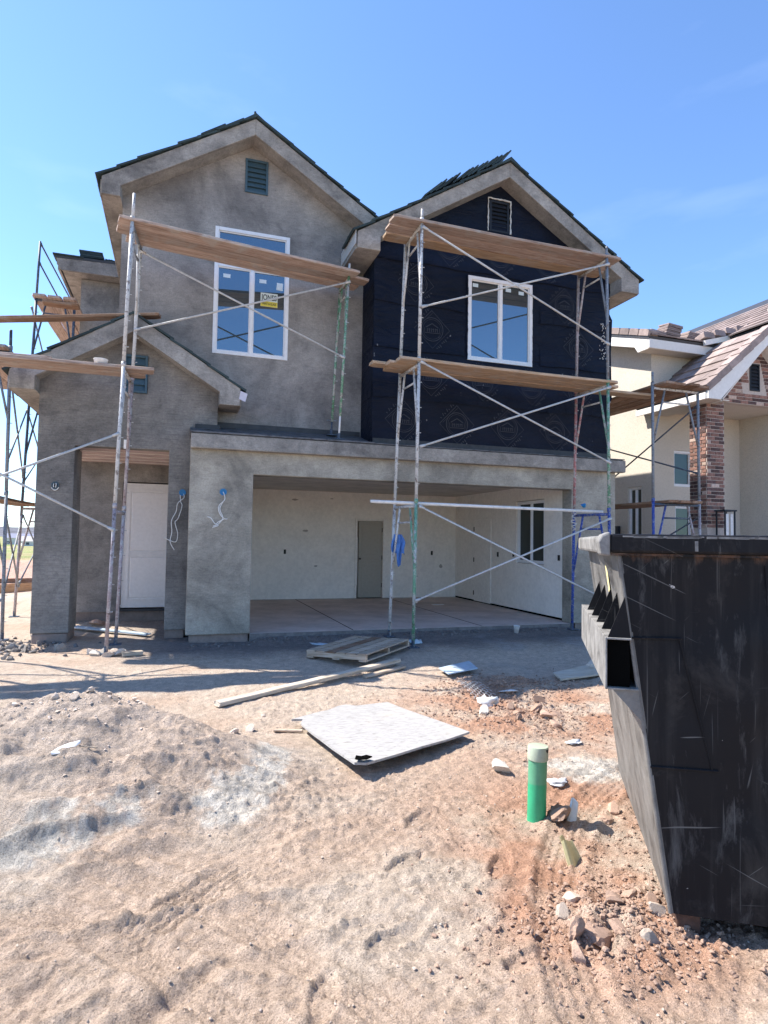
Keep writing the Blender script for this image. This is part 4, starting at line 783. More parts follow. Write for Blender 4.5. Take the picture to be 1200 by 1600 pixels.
def tile_field(parent, p0, along, up, rows, cols, tw, tl, mat, thick=0.03, name='roof_tile', seed=1):
    """courses of tiles: p0 = lower corner, along = unit vector of a course, up = unit vector up the slope"""
    rn = random.Random(seed); along, up = Vector(along).normalized(), Vector(up).normalized(); nrm = along.cross(up).normalized()
    if nrm.z < 0: nrm = -nrm
    me2 = MB().box(0.002, tw - 0.002, 0, tl * 1.12, 0, thick).mesh(name); me2.materials.append(M[mat])
    rot = Matrix(((along.x, up.x, nrm.x), (along.y, up.y, nrm.y), (along.z, up.z, nrm.z)))
    for r_ in range(rows):
        for c_ in range(cols):
            p = Vector(p0) + along * (c_ * tw) + up * (r_ * tl) + nrm * (0.008 + rn.uniform(0, 0.004))
            o = bpy.data.objects.new(name, me2); C.objects.link(o); o.parent = parent
            o.matrix_local = Matrix.Translation(p) @ rot.to_4x4() @ Matrix.Rotation(-0.075 if rot.determinant() > 0 else -0.075, 4, 'X')
tile_field(ur, (8.42, 1.50, 5.81), (1, 0, 0), (0, 1, 0.345), 6, 9, 0.33, 0.36, 'tile_grey', seed=2)
for k, (x, y, nn, lab) in enumerate(((9.30, 2.55, 4, 'low stack of brown grey tiles at the corner of the next house roof'), (9.72, 2.55, 9, 'tallest stack of brown grey tiles on the next house roof'), (10.42, 2.6, 6, 'shorter stack of brown grey tiles beside the tallest one next door'))):
    tile_stack('tile_stack', lab, (x, y, 5.80 + (y - 1.52) * 0.345 + 0.09), nn, (0.008, -0.01, 0.036), (0.42, 0.34, 0.03), 'tile_grey', (0.10, 0.10, 0))
# higher rear roof with its left slope facing us
hr = obj('rear_roof', MB().slab((10.5, 0.32, 5.98), (14.6, 0.32, 8.32), (14.6, 9.0, 8.32), (10.5, 9.0, 5.98), 0.06), 'membrane', NB)
tile_field(hr, (10.46, 9.0, 5.985), (0, -1, 0), (1, 0, 0.571), 9, 26, 0.335, 0.37, 'tile_grey', seed=3)
obj('fascia', MB().slab((9.80, 1.44, 5.84), (11.9, 1.44, 6.40), (11.9, 1.51, 6.40), (9.80, 1.51, 5.84), 0.11), 'white_trim', hr)
obj('gable_infill', MB().prism([(10.3, 5.60), (14.5, 5.6), (14.5, 8.55), (11.9, 6.9), (11.9, 6.30), (10.3, 5.86)], 1.60, 1.68), 'tan_render', hr)
for k in range(7):
    o = bpy.data.objects.new('edge_tile', me_); C.objects.link(o); o.parent = hr; o.location = (9.80 + k * 0.31, 1.70, 5.85 + k * 0.31 * 0.267); o.rotation_euler = (0, -math.atan(0.267), -math.pi / 2)
# porch: roof, brick pier, brick gable
PYF, PXC, PPK, PSL = 0.54, 10.24, 5.76, 0.84
pr = obj('porch_roof', MB().slab((8.60, 0.26, 4.38), (PXC, 0.26, PPK), (PXC, 3.2, PPK), (8.60, 2.2, 4.38), 0.08).slab((PXC, 0.26, PPK), (11.88, 0.26, 4.38), (11.88, 3.0, 4.38), (PXC, 3.0, PPK), 0.08), 'membrane', NB)
for sgn in (-1, 1):
    tip = PXC + sgn * 1.62; f = MB().prism([(PXC, PPK - 0.002), (tip, 4.395), (tip, 4.20), (tip - sgn * 0.30, 4.20), (PXC, PPK - 0.26)], 0.20, 0.26); obj('fascia', f, 'white_trim', pr, bevel=0.006)
obj('eave_fascia', MB().box(8.60, 8.64, 0.262, 2.2, 4.20, 4.33), 'white_trim', pr, bevel=0.005)
obj('eave_gap', MB().box(8.64, 8.70, 0.262, 2.2, 4.331, 4.40), 'gap', pr)
obj('eave_soffit', MB().box(8.645, 9.2, 0.262, NY - 0.002, 4.20, 4.225), 'tan_render', pr)
dirn = Vector((1, 0, PSL)).normalized()
tile_field(pr, (8.56, 2.28, 4.40), (0, -1, 0), (1, 0, PSL), 6, 6, 0.335, 0.36, 'tile_grey', seed=5)
tile_field(pr, (9.60, 2.95, 4.40 + 1.04 * PSL), (0, -1, 0), (1, 0, PSL), 3, 2, 0.335, 0.36, 'tile_grey', seed=6)
rk = MB().box(0, 0.37, -0.02, 0.20, -0.09, 0.045).mesh('rake_tile'); rk.materials.append(M['tile_grey'])
for k in range(6):
    p = Vector((8.57, 0.20, 4.42)) + dirn * (k * 0.365); o = bpy.data.objects.new('rake_tile', rk); C.objects.link(o); o.parent = pr; o.location = p; o.rotation_euler = (0, -math.atan(PSL) + 0.04, 0)
obj('porch_ceiling', MB().box(9.0, 11.3, 0.72, NY - 0.003, 4.27, 4.32), 'tan_render', NB)
# brickwork
M['brick_a'] = speckle('rose_red_brick', (0.27, 0.155, 0.125), 0.35, 18, 0.9, 0.6, 0.15, rand=True)
M['brick_b'] = speckle('dark_burnt_brick', (0.115, 0.075, 0.07), 0.4, 18, 0.9, 0.6, 0.15, rand=True)
M['brick_c'] = speckle('pale_limed_brick', (0.48, 0.37, 0.31), 0.25, 18, 0.9, 0.6, 0.15, rand=True)
M['mortar'] = speckle('pale_mortar', (0.50, 0.44, 0.39), 0.15, 20, 0.95, 0.4, 0.1)
bl, bh, bd, jt = 0.20, 0.062, 0.05, 0.011
bmesh_full = {}
def brick_mesh(w_):
    key = round(w_, 3)
    if key not in bmesh_full:
        e = 0.004; mb = MB(); mb.add([(0, 0, 0), (w_, 0, 0), (w_, 0, bh), (0, 0, bh), (e, -0.012, e), (w_ - e, -0.012, e), (w_ - e, -0.012, bh - e), (e, -0.012, bh - e)], [(0, 1, 5, 4), (1, 2, 6, 5), (2, 3, 7, 6), (3, 0, 4, 7), (4, 5, 6, 7)]); q = mb.mesh('brick'); q.materials.append(None); bmesh_full[key] = q
    return bmesh_full[key]
rnb = random.Random(77)
def lay(parent, org, ux, rows, width_at, z0):
    """rows of bricks on a vertical face: org + ux*s, outward normal to the right-hand side"""
    ux = Vector(ux); ang = math.atan2(ux.y, ux.x)
    for r_ in range(rows):
        z = z0 + r_ * (bh + jt); a0, a1 = width_at(z); s = a0 - (0.5 * (bl + jt) if r_ % 2 else 0)
        while s < a1 - 0.02:
            e0, e1 = max(s, a0), min(s + bl, a1)
            if e1 - e0 > 0.03 and not (VN[0] - 0.02 < e1 + 9e9 * (ux.y != 0) and False):
                blocked = ux.y == 0 and z + bh > VN[2] - 0.02 and z < VN[3] + 0.02 and e1 + org[0] > VN[0] - 0.02 and e0 + org[0] < VN[1] + 0.02
                if not blocked:
                    o = bpy.data.objects.new('brick', brick_mesh(round(e1 - e0, 2))); C.objects.link(o); o.parent = parent
                    o.location = (org[0] + ux.x * e0, org[1] + ux.y * e0, z); o.rotation_euler = (0, 0, ang)
                    q = rnb.random(); o.material_slots[0].link = 'OBJECT'; o.material_slots[0].material = M['brick_b' if q < 0.38 else ('brick_c' if q < 0.47 else 'brick_a')]
            s += bl + jt
VN = (10.05, 10.32, 4.55, 5.12)
pier = obj('brick_pier', MB().box(8.925, 9.36, 0.555, 0.985, -0.3, 4.28), 'mortar', NB)
lay(pier, (8.925, 0.555), (1, 0, 0), 35, lambda z: (0.0, 0.435), 1.72)
lay(pier, (8.925, 0.985), (0, -1, 0), 35, lambda z: (0.0, 0.43), 1.72)
bg_ = obj('brick_gable', MB().prism([(8.96, 4.26), (11.52, 4.26), (11.52, 4.40), (PXC, 5.47), (8.96, 4.40)], 0.555, 0.70, [hole(VN)]), 'mortar', NB)
lay(bg_, (8.96, 0.555), (1, 0, 0), 16, lambda z: (max(0.0, (z + bh - 4.40) / PSL), min(1.9, 2.56 - max(0, (z + bh - 4.40) / PSL))), 4.27)
vent(NB, VN, 0.56, 'vent_black', 7, 0.03)
obj('soffit', MB().slab((9.0, 0.262, 4.18), (PXC, 0.262, 5.47), (PXC, 0.55, 5.47), (9.0, 0.55, 4.18), -0.02), 'white_trim', pr); obj('soffit', MB().slab((PXC, 0.262, 5.47), (11.5, 0.262, 4.18), (11.5, 0.55, 4.18), (PXC, 0.55, 5.47), -0.02), 'white_trim', pr)
ln = thing('metal_lantern', 'black framed post lantern with white panels beside the brick porch pier', 'lantern', loc=(9.12, 0.30, 0.0))
q = MB()
for sx in (-0.12, 0.12):
    for sy in (-0.1, 0.1): q.box(sx - 0.012, sx + 0.012, sy - 0.012, sy + 0.012, 1.35, 2.03)
q.box(-0.15, 0.15, -0.13, 0.13, 2.03, 2.06); q.box(-0.14, 0.14, -0.12, 0.12, 1.32, 1.35); obj('lantern_frame', q, 'vent_black', ln)
obj('lantern_panel', MB().box(-0.10, -0.02, -0.09, -0.08, 1.4, 1.98), 'paper_white', ln); obj('lantern_panel', MB().box(0.03, 0.10, -0.09, -0.08, 1.4, 1.98), 'paper_white', ln); obj('post', MB().box(-0.03, 0.03, -0.03, 0.03, -0.35, 1.32), 'vent_black', ln)

# ------------------------------------------------------------------ scaffolding
def lerp3(a, b_, t): return tuple(a[i] + (b_[i] - a[i]) * t for i in range(3))
def sc_frame(tower, n0, n1, f0, f1, za, zb, mat_n, mat_f, mat_b=None, r=0.0235, inner=True, jack=0.0):
    """one welded end frame between the near leg line n0-n1 and the far leg line f0-f1, from height za to zb"""
    def at(a, b_, z): return lerp3(a, b_, (z - a[2]) / (b_[2] - a[2]))
    mat_b = mat_b or mat_n; zt = zb - 0.07
    fr = obj('end_frame', MB().tube(at(n0, n1, zt), at(f0, f1, zt), r * 0.95, 10), mat_b, tower, smooth=True)
    for (a, b_, mm) in ((n0, n1, mat_n), (f0, f1, mat_f)):
        lg = MB().tube(at(a, b_, za), at(a, b_, zb), r, 12); lg.tube(at(a, b_, zb - 0.03), at(a, b_, zb + 0.03), r * 1.22, 12)
        obj('leg', lg, mm, fr, smooth=True)
        pins = MB(); p = [za + (zb - za) * u for u in (0.12, 0.3, 0.48, 0.66, 0.84)]
        for z in p:
            c_ = Vector(at(a, b_, z)); pins.tube(c_, c_ + Vector((0.05, 0, 0)), 0.006, 6)
        obj('lock_pin', pins, 'galv', fr)
    if inner:
        for u, a, b_, mm in ((0.27, n0, n1, mat_n), (0.73, f0, f1, mat_f)):
            top = lerp3(at(n0, n1, zt), at(f0, f1, zt), u); low = at(a, b_, zb - 1.05 if zb - za > 1.3 else za + 0.25)
            obj('inner_strut', MB().tube(top, low, r * 0.72, 8), mm, fr, smooth=True)
        z2 = zb - 0.30; u = 0.27 - 0.27 * 0.23 / 1.0
        obj('rung', MB().tube(lerp3(at(n0, n1, z2), at(f0, f1, z2), u), lerp3(at(n0, n1, z2), at(f0, f1, z2), 1 - u), r * 0.6, 8), mat_b, fr, smooth=True)
    return fr
def brace(tower, a, b_, mat='galv', r=0.0145):
    a, b_ = Vector(a), Vector(b_); d = (b_ - a).normalized(); q = MB().tube(a, b_, r, 8)
    q.tube(a - d * 0.02, a + d * 0.07, r * 1.75, 6, r * 1.2); q.tube(b_ + d * 0.02, b_ - d * 0.07, r * 1.75, 6, r * 1.2)
    return obj('cross_brace', q, mat, tower, smooth=True)
def base_plate(tower, p, mat='sc_dark', w_=0.075):
    q = MB().box(p[0] - w_, p[0] + w_, p[1] - w_, p[1] + w_, p[2] - 0.005, p[2] + 0.008); q.tube(p, (p[0], p[1], p[2] + 0.1), 0.024, 10); obj('base_plate', q, mat, tower)

# tower in front of the papered gable
TB = thing('scaffold_tower', 'tall scaffold tower in front of the garage and black papered gable, blue lower right frame', 'scaffold', 'scaffold towers around the house', (2.1, -1.0, -0.1))
def rel(t): return lambda p: (p[0] - t.location.x, p[1] - t.location.y, p[2] - t.location.z)
def tower_ops(t):
    q = rel(t)
    def F(n0, n1, f0, f1, za, zb, *a, **k): return sc_frame(t, q(n0), q(n1), q(f0), q(f1), za - t.location.z, zb - t.location.z, *a, **k)
    def B(a, b_, *c_, **k): return brace(t, q(a), q(b_), *c_, **k)
    def BP(p, *c_): return base_plate(t, q(p), *c_)
    return F, B, BP
F, B, BP = tower_ops(TB)
Ln0, Ln1, Lf0, Lf1 = (2.13, -1.0, -0.12), (2.18, -1.0, 6.10), (2.03, -0.26, -0.12), (2.20, -0.26, 5.95)
Rn0, Rn1, Rf0, Rf1 = (5.41, -1.0, -0.20), (5.34, -1.0, 6.04), (5.23, -0.26, -0.18), (5.34, -0.26, 5.93)
F(Ln0, Ln1, Lf0, Lf1, -0.12, 0.75, 'sc_white', 'sc_grey', inner=False) if False else None
F(Ln0, Ln1, Lf0, Lf1, -0.10, 1.93, 'sc_green', 'sc_white', 'sc_white'); F(Ln0, Ln1, Lf0, Lf1, 1.93, 3.94, 'sc_white', 'sc_white'); F(Ln0, Ln1, Lf0, Lf1, 3.94, 5.97, 'sc_white', 'sc_white')
q_ = rel(TB)
obj('coupling_pin', MB().tube(q_((2.178, -1.0, 5.95)), q_((2.18, -1.0, 6.13)), 0.018, 10), 'sc_white', TB, smooth=True)
F(Rn0, Rn1, Rf0, Rf1, -0.18, 1.90, 'sc_blue', 'sc_blue'); F(Rn0, Rn1, Rf0, Rf1, 1.90, 3.93, 'sc_green', 'sc_red', 'sc_white'); F(Rn0, Rn1, Rf0, Rf1, 3.93, 5.95, 'sc_grey', 'sc_pink', 'sc_white')
obj('coupling_pin', MB().tube(q_((5.34, -1.0, 5.93)), q_((5.34, -1.0, 6.10)), 0.018, 10), 'sc_grey', TB, smooth=True)
yb = -1.03
for a, b_ in (((2.2, 1.85), (5.40, 0.46)), ((2.16, 0.54), (5.38, 1.76)), ((2.19, 3.90), (5.37, 2.64)), ((2.2, 2.70), (5.37, 3.83)), ((2.2, 5.85), (5.35, 4.52)), ((2.2, 4.70), (5.34, 5.80))): B((a[0], yb, a[1]), (b_[0], yb - 0.002, b_[1]))
for p in (Ln0, Lf0, Rn0, Rf0): BP((p[0], p[1], gh(p[0], p[1]) + 0.005))

# tower at the entry with its second frame on the garage ledge
TA = thing('scaffold_tower', 'slim scaffold tower before the front door with one frame stood on the garage ledge', 'scaffold', 'scaffold towers around the house', (-1.8, -0.65, -0.15))
F, B, BP = tower_ops(TA)
An0, An1, Af0, Af1 = (-1.83, -0.65, -0.16), (-1.685, -0.65, 5.80), (-1.78, 0.08, -0.09), (-1.62, 0.08, 5.74)
F(An0, An1, Af0, Af1, -0.15, 1.75, 'sc_pink', 'sc_pink', inner=False); F(An0, An1, Af0, Af1, 1.75, 3.56, 'sc_white', 'sc_pink'); F(An0, An1, Af0, Af1, 3.56, 5.46, 'sc_white', 'sc_white', 'sc_grey')
q_ = rel(TA); obj('coupling_pin', MB().tube(q_((-1.69, -0.65, 5.44)), q_((-1.68, -0.65, 5.80)), 0.019, 10), 'sc_white', TA, smooth=True)
Dn0, Dn1, Df0, Df1 = (1.27, 0.04, 2.88), (1.39, 0.04, 5.62), (1.27, 0.53, 3.06), (1.37, 0.53, 5.46)
F(Dn0, Dn1, Df0, Df1, 3.25, 5.47, 'sc_green', 'sc_green', 'sc_white', r=0.02)
obj('screw_jack', MB().tube(q_((1.272, 0.04, 2.885)), q_((1.287, 0.04, 3.26)), 0.015, 10), 'white_pole', TA, smooth=True); obj('screw_jack', MB().tube(q_((1.27, 0.53, 3.03)), q_((1.275, 0.53, 3.26)), 0.013, 10), 'sc_dark', TA, smooth=True)
obj('jack_handle', MB().tube(q_((1.19, 0.53, 3.27)), q_((1.36, 0.53, 3.27)), 0.010, 8), 'sc_grey', TA); BP((1.272, 0.04, 2.888)); BP((1.27, 0.53, 3.03))
obj('coupling_pin', MB().tube(q_((1.385, 0.04, 5.45)), q_((1.392, 0.04, 5.64)), 0.018, 10), 'sc_white', TA, smooth=True)
B((-1.62, 0.06, 5.36), (1.32, 0.02, 4.16)); B((-1.66, 0.06, 4.24), (1.38, 0.01, 5.34)); 
B((-1.775, -0.67, 2.66), (-4.25, -0.67, 1.52)); B((-1.80, -0.67, 1.45), (-4.25, -0.675, 2.70))
En0, En1, Ef0, Ef1 = (-4.30, -0.65, -0.2), (-4.24, -0.65, 3.8), (-4.30, 0.08, -0.2), (-4.24, 0.08, 3.8)
F(En0, En1, Ef0, Ef1, -0.2, 1.75, 'sc_grey', 'sc_grey'); F(En0, En1, Ef0, Ef1, 1.75, 3.56, 'sc_grey', 'sc_grey')
En0, En1, Ef0, Ef1 = (-6.40, -0.65, -0.2), (-6.36, -0.65, 3.8), (-6.40, 0.08, -0.2), (-6.36, 0.08, 3.8)
F(En0, En1, Ef0, Ef1, -0.2, 1.75, 'sc_grey', 'sc_grey'); F(En0, En1, Ef0, Ef1, 1.75, 3.56, 'sc_grey', 'sc_grey')
for p in (An0, Af0, En0, Ef0): BP((p[0], p[1], gh(p[0], p[1]) + 0.005))

# tower along the left side of the house
TD = thing('scaffold_tower', 'dark blue grey scaffold running back along the left side of the house', 'scaffold', 'scaffold towers around the house', (-3.7, 2.0, -0.1))
F, B, BP = tower_ops(TD)
a0, a1, a2, a3 = (-3.31, 0.85, -0.12), (-3.36, 0.85, 4.35), (-4.06, 0.85, -0.12), (-4.10, 0.85, 4.3)
F(a0, a1, a2, a3, -0.1, 1.95, 'sc_grey', 'sc_grey'); F(a0, a1, a2, a3, 1.95, 4.02, 'sc_grey', 'sc_grey', 'sc_dark')
q_ = rel(TD); obj('coupling_pin', MB().tube(q_((-3.355, 0.85, 4.0)), q_((-3.36, 0.85, 4.28)), 0.02, 10), 'sc_dark', TD, smooth=True)
b0, b1, b2, b3 = (-3.73, 3.5, -0.1), (-3.56, 3.5, 6.72), (-3.0, 3.5, -0.1), (-2.95, 3.5, 6.0)
F(b0, b1, b2, b3, -0.1, 1.9, 'sc_pink', 'sc_pink'); F(b0, b1, b2, b3, 1.9, 3.85, 'sc_dark', 'sc_dark'); F(b0, b1, b2, b3, 3.85, 5.72, 'sc_dark', 'sc_dark')
obj('guard_post', MB().tube(q_((-3.585, 3.5, 5.7)), q_((-3.56, 3.5, 6.74)), 0.02, 10), 'sc_dark', TD, smooth=True)
c0, c1, c2, c3 = (-3.73, 6.2, -0.1), (-3.56, 6.2, 6.7), (-3.2, 6.2, -0.1), (-3.1, 6.2, 6.0)
F(c0, c1, c2, c3, -0.1, 1.9, 'sc_dark', 'sc_dark'); F(c0, c1, c2, c3, 1.9, 3.85, 'sc_dark', 'sc_dark'); F(c0, c1, c2, c3, 3.85, 5.72, 'sc_dark', 'sc_dark')
B((-3.55, 3.52, 6.70), (-3.2, 6.2, 6.2), 'sc_dark'); B((-3.56, 3.52, 6.34), (-3.25, 6.2, 5.85), 'sc_dark')
for za, zb in ((0.5, 1.7), (2.3, 3.6), (4.3, 5.5)):
    B((-3.68, 3.53, za), (-3.66, 6.2, zb), 'sc_grey'); B((-3.66, 3.53, zb), (-3.68, 6.2, za), 'sc_grey')
for za, zb in ((0.45, 1.7), (2.4, 3.6)):
    B((-3.34, 0.87, za), (-3.66, 3.48, zb), 'sc_grey'); B((-3.34, 0.87, zb), (-3.68, 3.48, za), 'sc_grey')
for p in (a0, a2, b0, b2, c0, c2): BP((p[0], p[1], gh(p[0], p[1]) + 0.005))

# tower between the two houses
TC = thing('scaffold_tower', 'worn blue scaffold tower between the two houses beside the brick pier', 'scaffold', 'scaffold towers around the house', (6.6, -0.6, -0.1))
F, B, BP = tower_ops(TC)
c0, c1, c2, c3 = (6.60, -0.6, -0.2), (6.58, -0.6, 4.35), (7.60, -0.6, -0.2), (7.55, -0.6, 4.15)
F(c0, c1, c2, c3, -0.2, 2.12, 'sc_blue', 'sc_pink', 'sc_dark'); F(c0, c1, c2, c3, 2.12, 4.10, 'sc_grey', 'sc_grey', 'sc_white')
q_ = rel(TC); obj('coupling_pin', MB().tube(q_((6.585, -0.6, 4.08)), q_((6.58, -0.6, 4.30)), 0.02, 10), 'sc_grey', TC, smooth=True)
d0, d1, d2, d3 = (6.72, 2.4, -0.2), (6.70, 2.4, 4.3), (7.56, 2.4, -0.2), (7.52, 2.4, 4.1)
F(d0, d1, d2, d3, -0.2, 2.12, 'sc_dark', 'sc_dark'); F(d0, d1, d2, d3, 2.12, 4.10, 'sc_grey', 'sc_grey')
B((7.57, -0.57, 2.62), (7.53, 2.4, 3.55), 'sc_dark'); B((7.56, -0.57, 3.80), (7.53, 2.4, 2.35), 'sc_dark'); B((7.60, -0.57, 1.85), (7.55, 2.4, 0.5), 'sc_dark')
for p in (c0, c2, d0, d2): BP((p[0], p[1], gh(p[0], p[1]) + 0.005))

# planks: every board is a thing of its own
pl_n = 0
def plank(p0, p1, label, group, mat='plank', w_=0.235, t=0.042, name='scaffold_plank', roll=0.0, sag=0.012, cat='plank', notch=True):
    global pl_n; pl_n += 1; rn = random.Random(pl_n * 13); p0, p1 = Vector(p0), Vector(p1); L = (p1 - p0).length; n = 10; vs = []; fs = []; e = 0.006
    prof = [(-w_ / 2 + e, -t / 2), (w_ / 2 - e, -t / 2), (w_ / 2, -t / 2 + e), (w_ / 2, t / 2 - e), (w_ / 2 - e, t / 2), (-w_ / 2 + e, t / 2), (-w_ / 2, t / 2 - e), (-w_ / 2, -t / 2 + e)]
    for i in range(n + 1):
        u = i / n; dz = -sag * math.sin(math.pi * u) + rn.uniform(-0.002, 0.002); dy = rn.uniform(-0.003, 0.003); tw = 0.02 * math.sin(3 * u + pl_n)
        end = 0.85 if (notch and i in (0, n)) else 1.0
        for y, z in prof: vs.append((L * u + (0.0 if 0 < i < n else rn.uniform(-0.008, 0.008)), y * end * math.cos(tw) + dy, z + y * math.sin(tw) + dz))
        if notch and i == 0:
            vs_extra = None
    for i in range(n):
        for k in range(8): fs.append((i * 8 + k, i * 8 + (k + 1) % 8, (i + 1) * 8 + (k + 1) % 8, (i + 1) * 8 + k))
    fs += [tuple(reversed(range(8))), tuple(n * 8 + k for k in range(8))]
    if notch:                                                        # second ring near each end so that only the corners are clipped
        for i, du in ((1, 0.06), (n - 1, -0.06)):
            base = 0 if i == 1 else L
            for k in range(8): v_ = vs[i * 8 + k]; vs[i * 8 + k] = (base + du, v_[1], v_[2])
    mw = frame_from(p0, p1) @ Matrix.Rotation(roll, 4, 'X')
    o = obj(name, MB().add(vs, fs), mat, None, mw=mw); return tag(o, label, cat, group)
# upper deck of the papered-gable tower
zt = 5.945
for k, (y, x0, x1, dz, mt) in enumerate(((-0.94, 1.74, 5.60, 0, 'plank'), (-0.69, 1.76, 5.62, 0.004, 'plank'), (-0.43, 1.80, 5.66, 0.0, 'plank_tan'))):
    plank((x0, y, zt + dz), (x1, y + 0.02, zt - 0.01 + dz), ('outermost pinkish plank of the top deck before the black gable', 'middle plank of the top deck before the black gable', 'innermost plank of the top deck before the black gable, next to the wall')[k], 'top deck planks before the black gable', mt)
plank((1.84, -0.72, zt + 0.045), (3.9, -0.70, zt + 0.045), 'short second plank lapped on the top deck before the black gable', 'top deck planks before the black gable', 'plank')
zm = 3.935
for k, (y, x0, x1, dz, mt) in enumerate(((-0.93, 1.87, 5.55, 0.0, 'plank_tan'), (-0.68, 1.80, 5.75, 0.004, 'plank_tan'), (-0.42, 1.84, 6.75, 0.0, 'plank_tan'))):
    plank((x0, y, zm + dz), (x1, y + 0.02, zm + dz), ('outermost tan plank of the middle deck below the black gable window', 'middle tan plank of the deck below the black gable window', 'innermost tan plank of the middle deck, running on past the house corner')[k], 'middle deck planks before the black gable', mt)
plank((1.62, -0.44, zm + 0.046), (3.5, -0.42, zm + 0.046), 'lapped plank end sticking out farthest toward the grey wall on the middle deck', 'middle deck planks before the black gable', 'plank_tan')
# entry tower top deck (slightly skewed to the wall)
for k, (ya, yb_, x0, x1, dz) in enumerate(((-0.60, -0.02, -1.86, 1.50, 0.0), (-0.36, 0.22, -1.90, 1.72, 0.003), (-0.11, 0.47, -1.80, 1.62, 0.0))):
    plank((x0, ya, 5.455 + dz), (x1, yb_, 5.465 + dz), ('outermost plank of the deck across the upper window of the grey gable', 'middle plank of the deck across the upper window of the grey gable', 'innermost plank of the deck across the upper window of the grey gable')[k], 'planks across the grey gable window', 'plank')
plank((-1.75, -0.45, 5.505), (0.6, -0.08, 5.505), 'lapped upper plank lying on the deck across the grey gable window', 'planks across the grey gable window', 'plank')
# entry tower low deck to the left
plank((-6.6, -0.50, 3.55), (-1.38, -0.50, 3.545), 'outer plank of the low deck before the entry gable vent', 'low deck planks at the entry gable', 'plank')
plank((-6.5, -0.24, 3.55), (-1.50, -0.24, 3.545), 'inner plank of the low deck before the entry gable vent', 'low deck planks at the entry gable', 'plank')
plank((-4.3, -0.40, 3.592), (-2.6, -0.40, 3.592), 'lapped plank on top of the low deck at the entry gable', 'low deck planks at the entry gable', 'plank')
plank((-4.6, 0.95, 4.30), (-1.36, 0.42, 4.60), 'single long plank resting across the ridge of the entry gable', None, 'plank_brown', roll=0.1)
# decks along the left side
for k, x in enumerate((-3.52, -3.27, -3.02)): plank((x, 3.35, 5.70), (x + 0.02, 6.5, 5.70), ('outer plank of the high deck beside the left wall', 'middle plank of the high deck beside the left wall', 'inner plank of the high deck beside the left wall')[k], 'high deck planks beside the left wall', 'plank')
plank((-3.3, 2.6, 5.32), (-2.75, 2.62, 5.32), 'short plank offcut below the high deck beside the left wall', None, 'plank_brown')
for k, x in enumerate((-4.0, -3.74, -3.48)): plank((x, 0.68, 4.0), (x, 3.6, 4.0), ('outer plank of the lower deck beside the left wall', 'middle plank of the lower deck beside the left wall', 'inner plank of the lower deck beside the left wall')[k], 'lower deck planks beside the left wall', 'plank')
for k, x in enumerate((-3.95, -3.69)): plank((x, 0.7, 1.93), (x + 0.25, 3.7, 1.90), ('outer plank of the lowest deck beside the left wall', 'inner plank of the lowest deck beside the left wall')[k], 'lowest deck planks beside the left wall', 'plank_brown')
# decks between the houses
for k, x in enumerate((6.74, 6.99, 7.24, 7.49)): plank((x, -0.86 + 0.05 * (k % 2), 4.085), (x - 0.01, 2.75, 4.085), ('deck plank between the houses, nearest the black gable', 'second deck plank between the houses from the black gable', 'third deck plank between the houses from the black gable', 'deck plank between the houses, nearest the brick gable')[k], 'deck planks between the houses', 'plank_brown')
for k, x in enumerate((6.86, 7.11, 7.36)): plank((x, -0.78, 2.10), (x, 2.7, 2.10), ('low deck plank between the houses on the papered side', 'middle low deck plank between the houses', 'low deck plank between the houses on the brick side')[k], 'low deck planks between the houses', 'plank_brown')
# white pole laid on the lower bearers
wp = MB().tube((0, 0, 0), (3.92, 0, 0), 0.024, 10); o = obj('white_pole', wp, 'white_pole', None, smooth=True, mw=frame_from((1.50, -0.93, 1.905), (5.42, -0.80, 1.875))); tag(o, 'long white pole laid across the scaffold above the garage opening', 'pole')
ro = MB(); rn = random.Random(3); pr_ = None
for i in range(14):
    p = (5.02 + 0.05 * math.sin(i * 1.7), -0.6 + 0.02 * math.cos(i), 1.86 - i * 0.022)
    if pr_: ro.tube(pr_, p, 0.010, 6)
    pr_ = p
tag(obj('rope_bundle', ro, 'galv', None, smooth=True), 'grey rope knotted round the blue scaffold frame beside the dumpster', 'rope')
gl_ = MB(); vs, fs = rock_base(901, 2, 0.5, 0.8); gl_.add([(4.95 + p[0] * 0.05, -0.95 + p[1] * 0.04, 1.955 + p[2] * 0.055) for p in vs], [tuple(f) for f in fs]); tag(obj('blue_glove', gl_, 'blue_plastic', None, smooth=True), 'crumpled blue glove on the white pole above the dumpster', 'glove')

# ------------------------------------------------------------------ cloth hung on the scaffold
def cloth_sheet(nu, nv, fn):
    vs = [fn(i / nu, j / nv) for j in range(nv + 1) for i in range(nu + 1)]; fs = [(j * (nu + 1) + i, j * (nu + 1) + i + 1, (j + 1) * (nu + 1) + i + 1, (j + 1) * (nu + 1) + i) for j in range(nv) for i in range(nu)]
    return MB().add(vs, fs)
def rag(u, v_):
    w_ = 0.055 + 0.05 * min(1.0, v_ * 2.5)
    x = (u - 0.5) * 2 * w_ + 0.012 * math.sin(v_ * 6)
    ln = 0.30 + (0.17 if 0.45 < u < 0.78 else 0.0) - 0.05 * (u < 0.2) + 0.02 * math.sin(u * 13)
    z = -ln * v_; y = -0.03 * math.sin(u * 14 + 1.5 * v_) * (0.5 + 0.6 * v_) - 0.02
    return (x, y, z)
o = obj('blue_rag', cloth_sheet(22, 18, rag), 'cloth_blue', None, smooth=True, loc=(2.12, -0.31, 1.46)); sm = o.modifiers.new('s', 'SOLIDIFY'); sm.thickness = 0.006; tag(o, 'blue work shirt hanging from the scaffold leg in the garage opening', 'shirt')

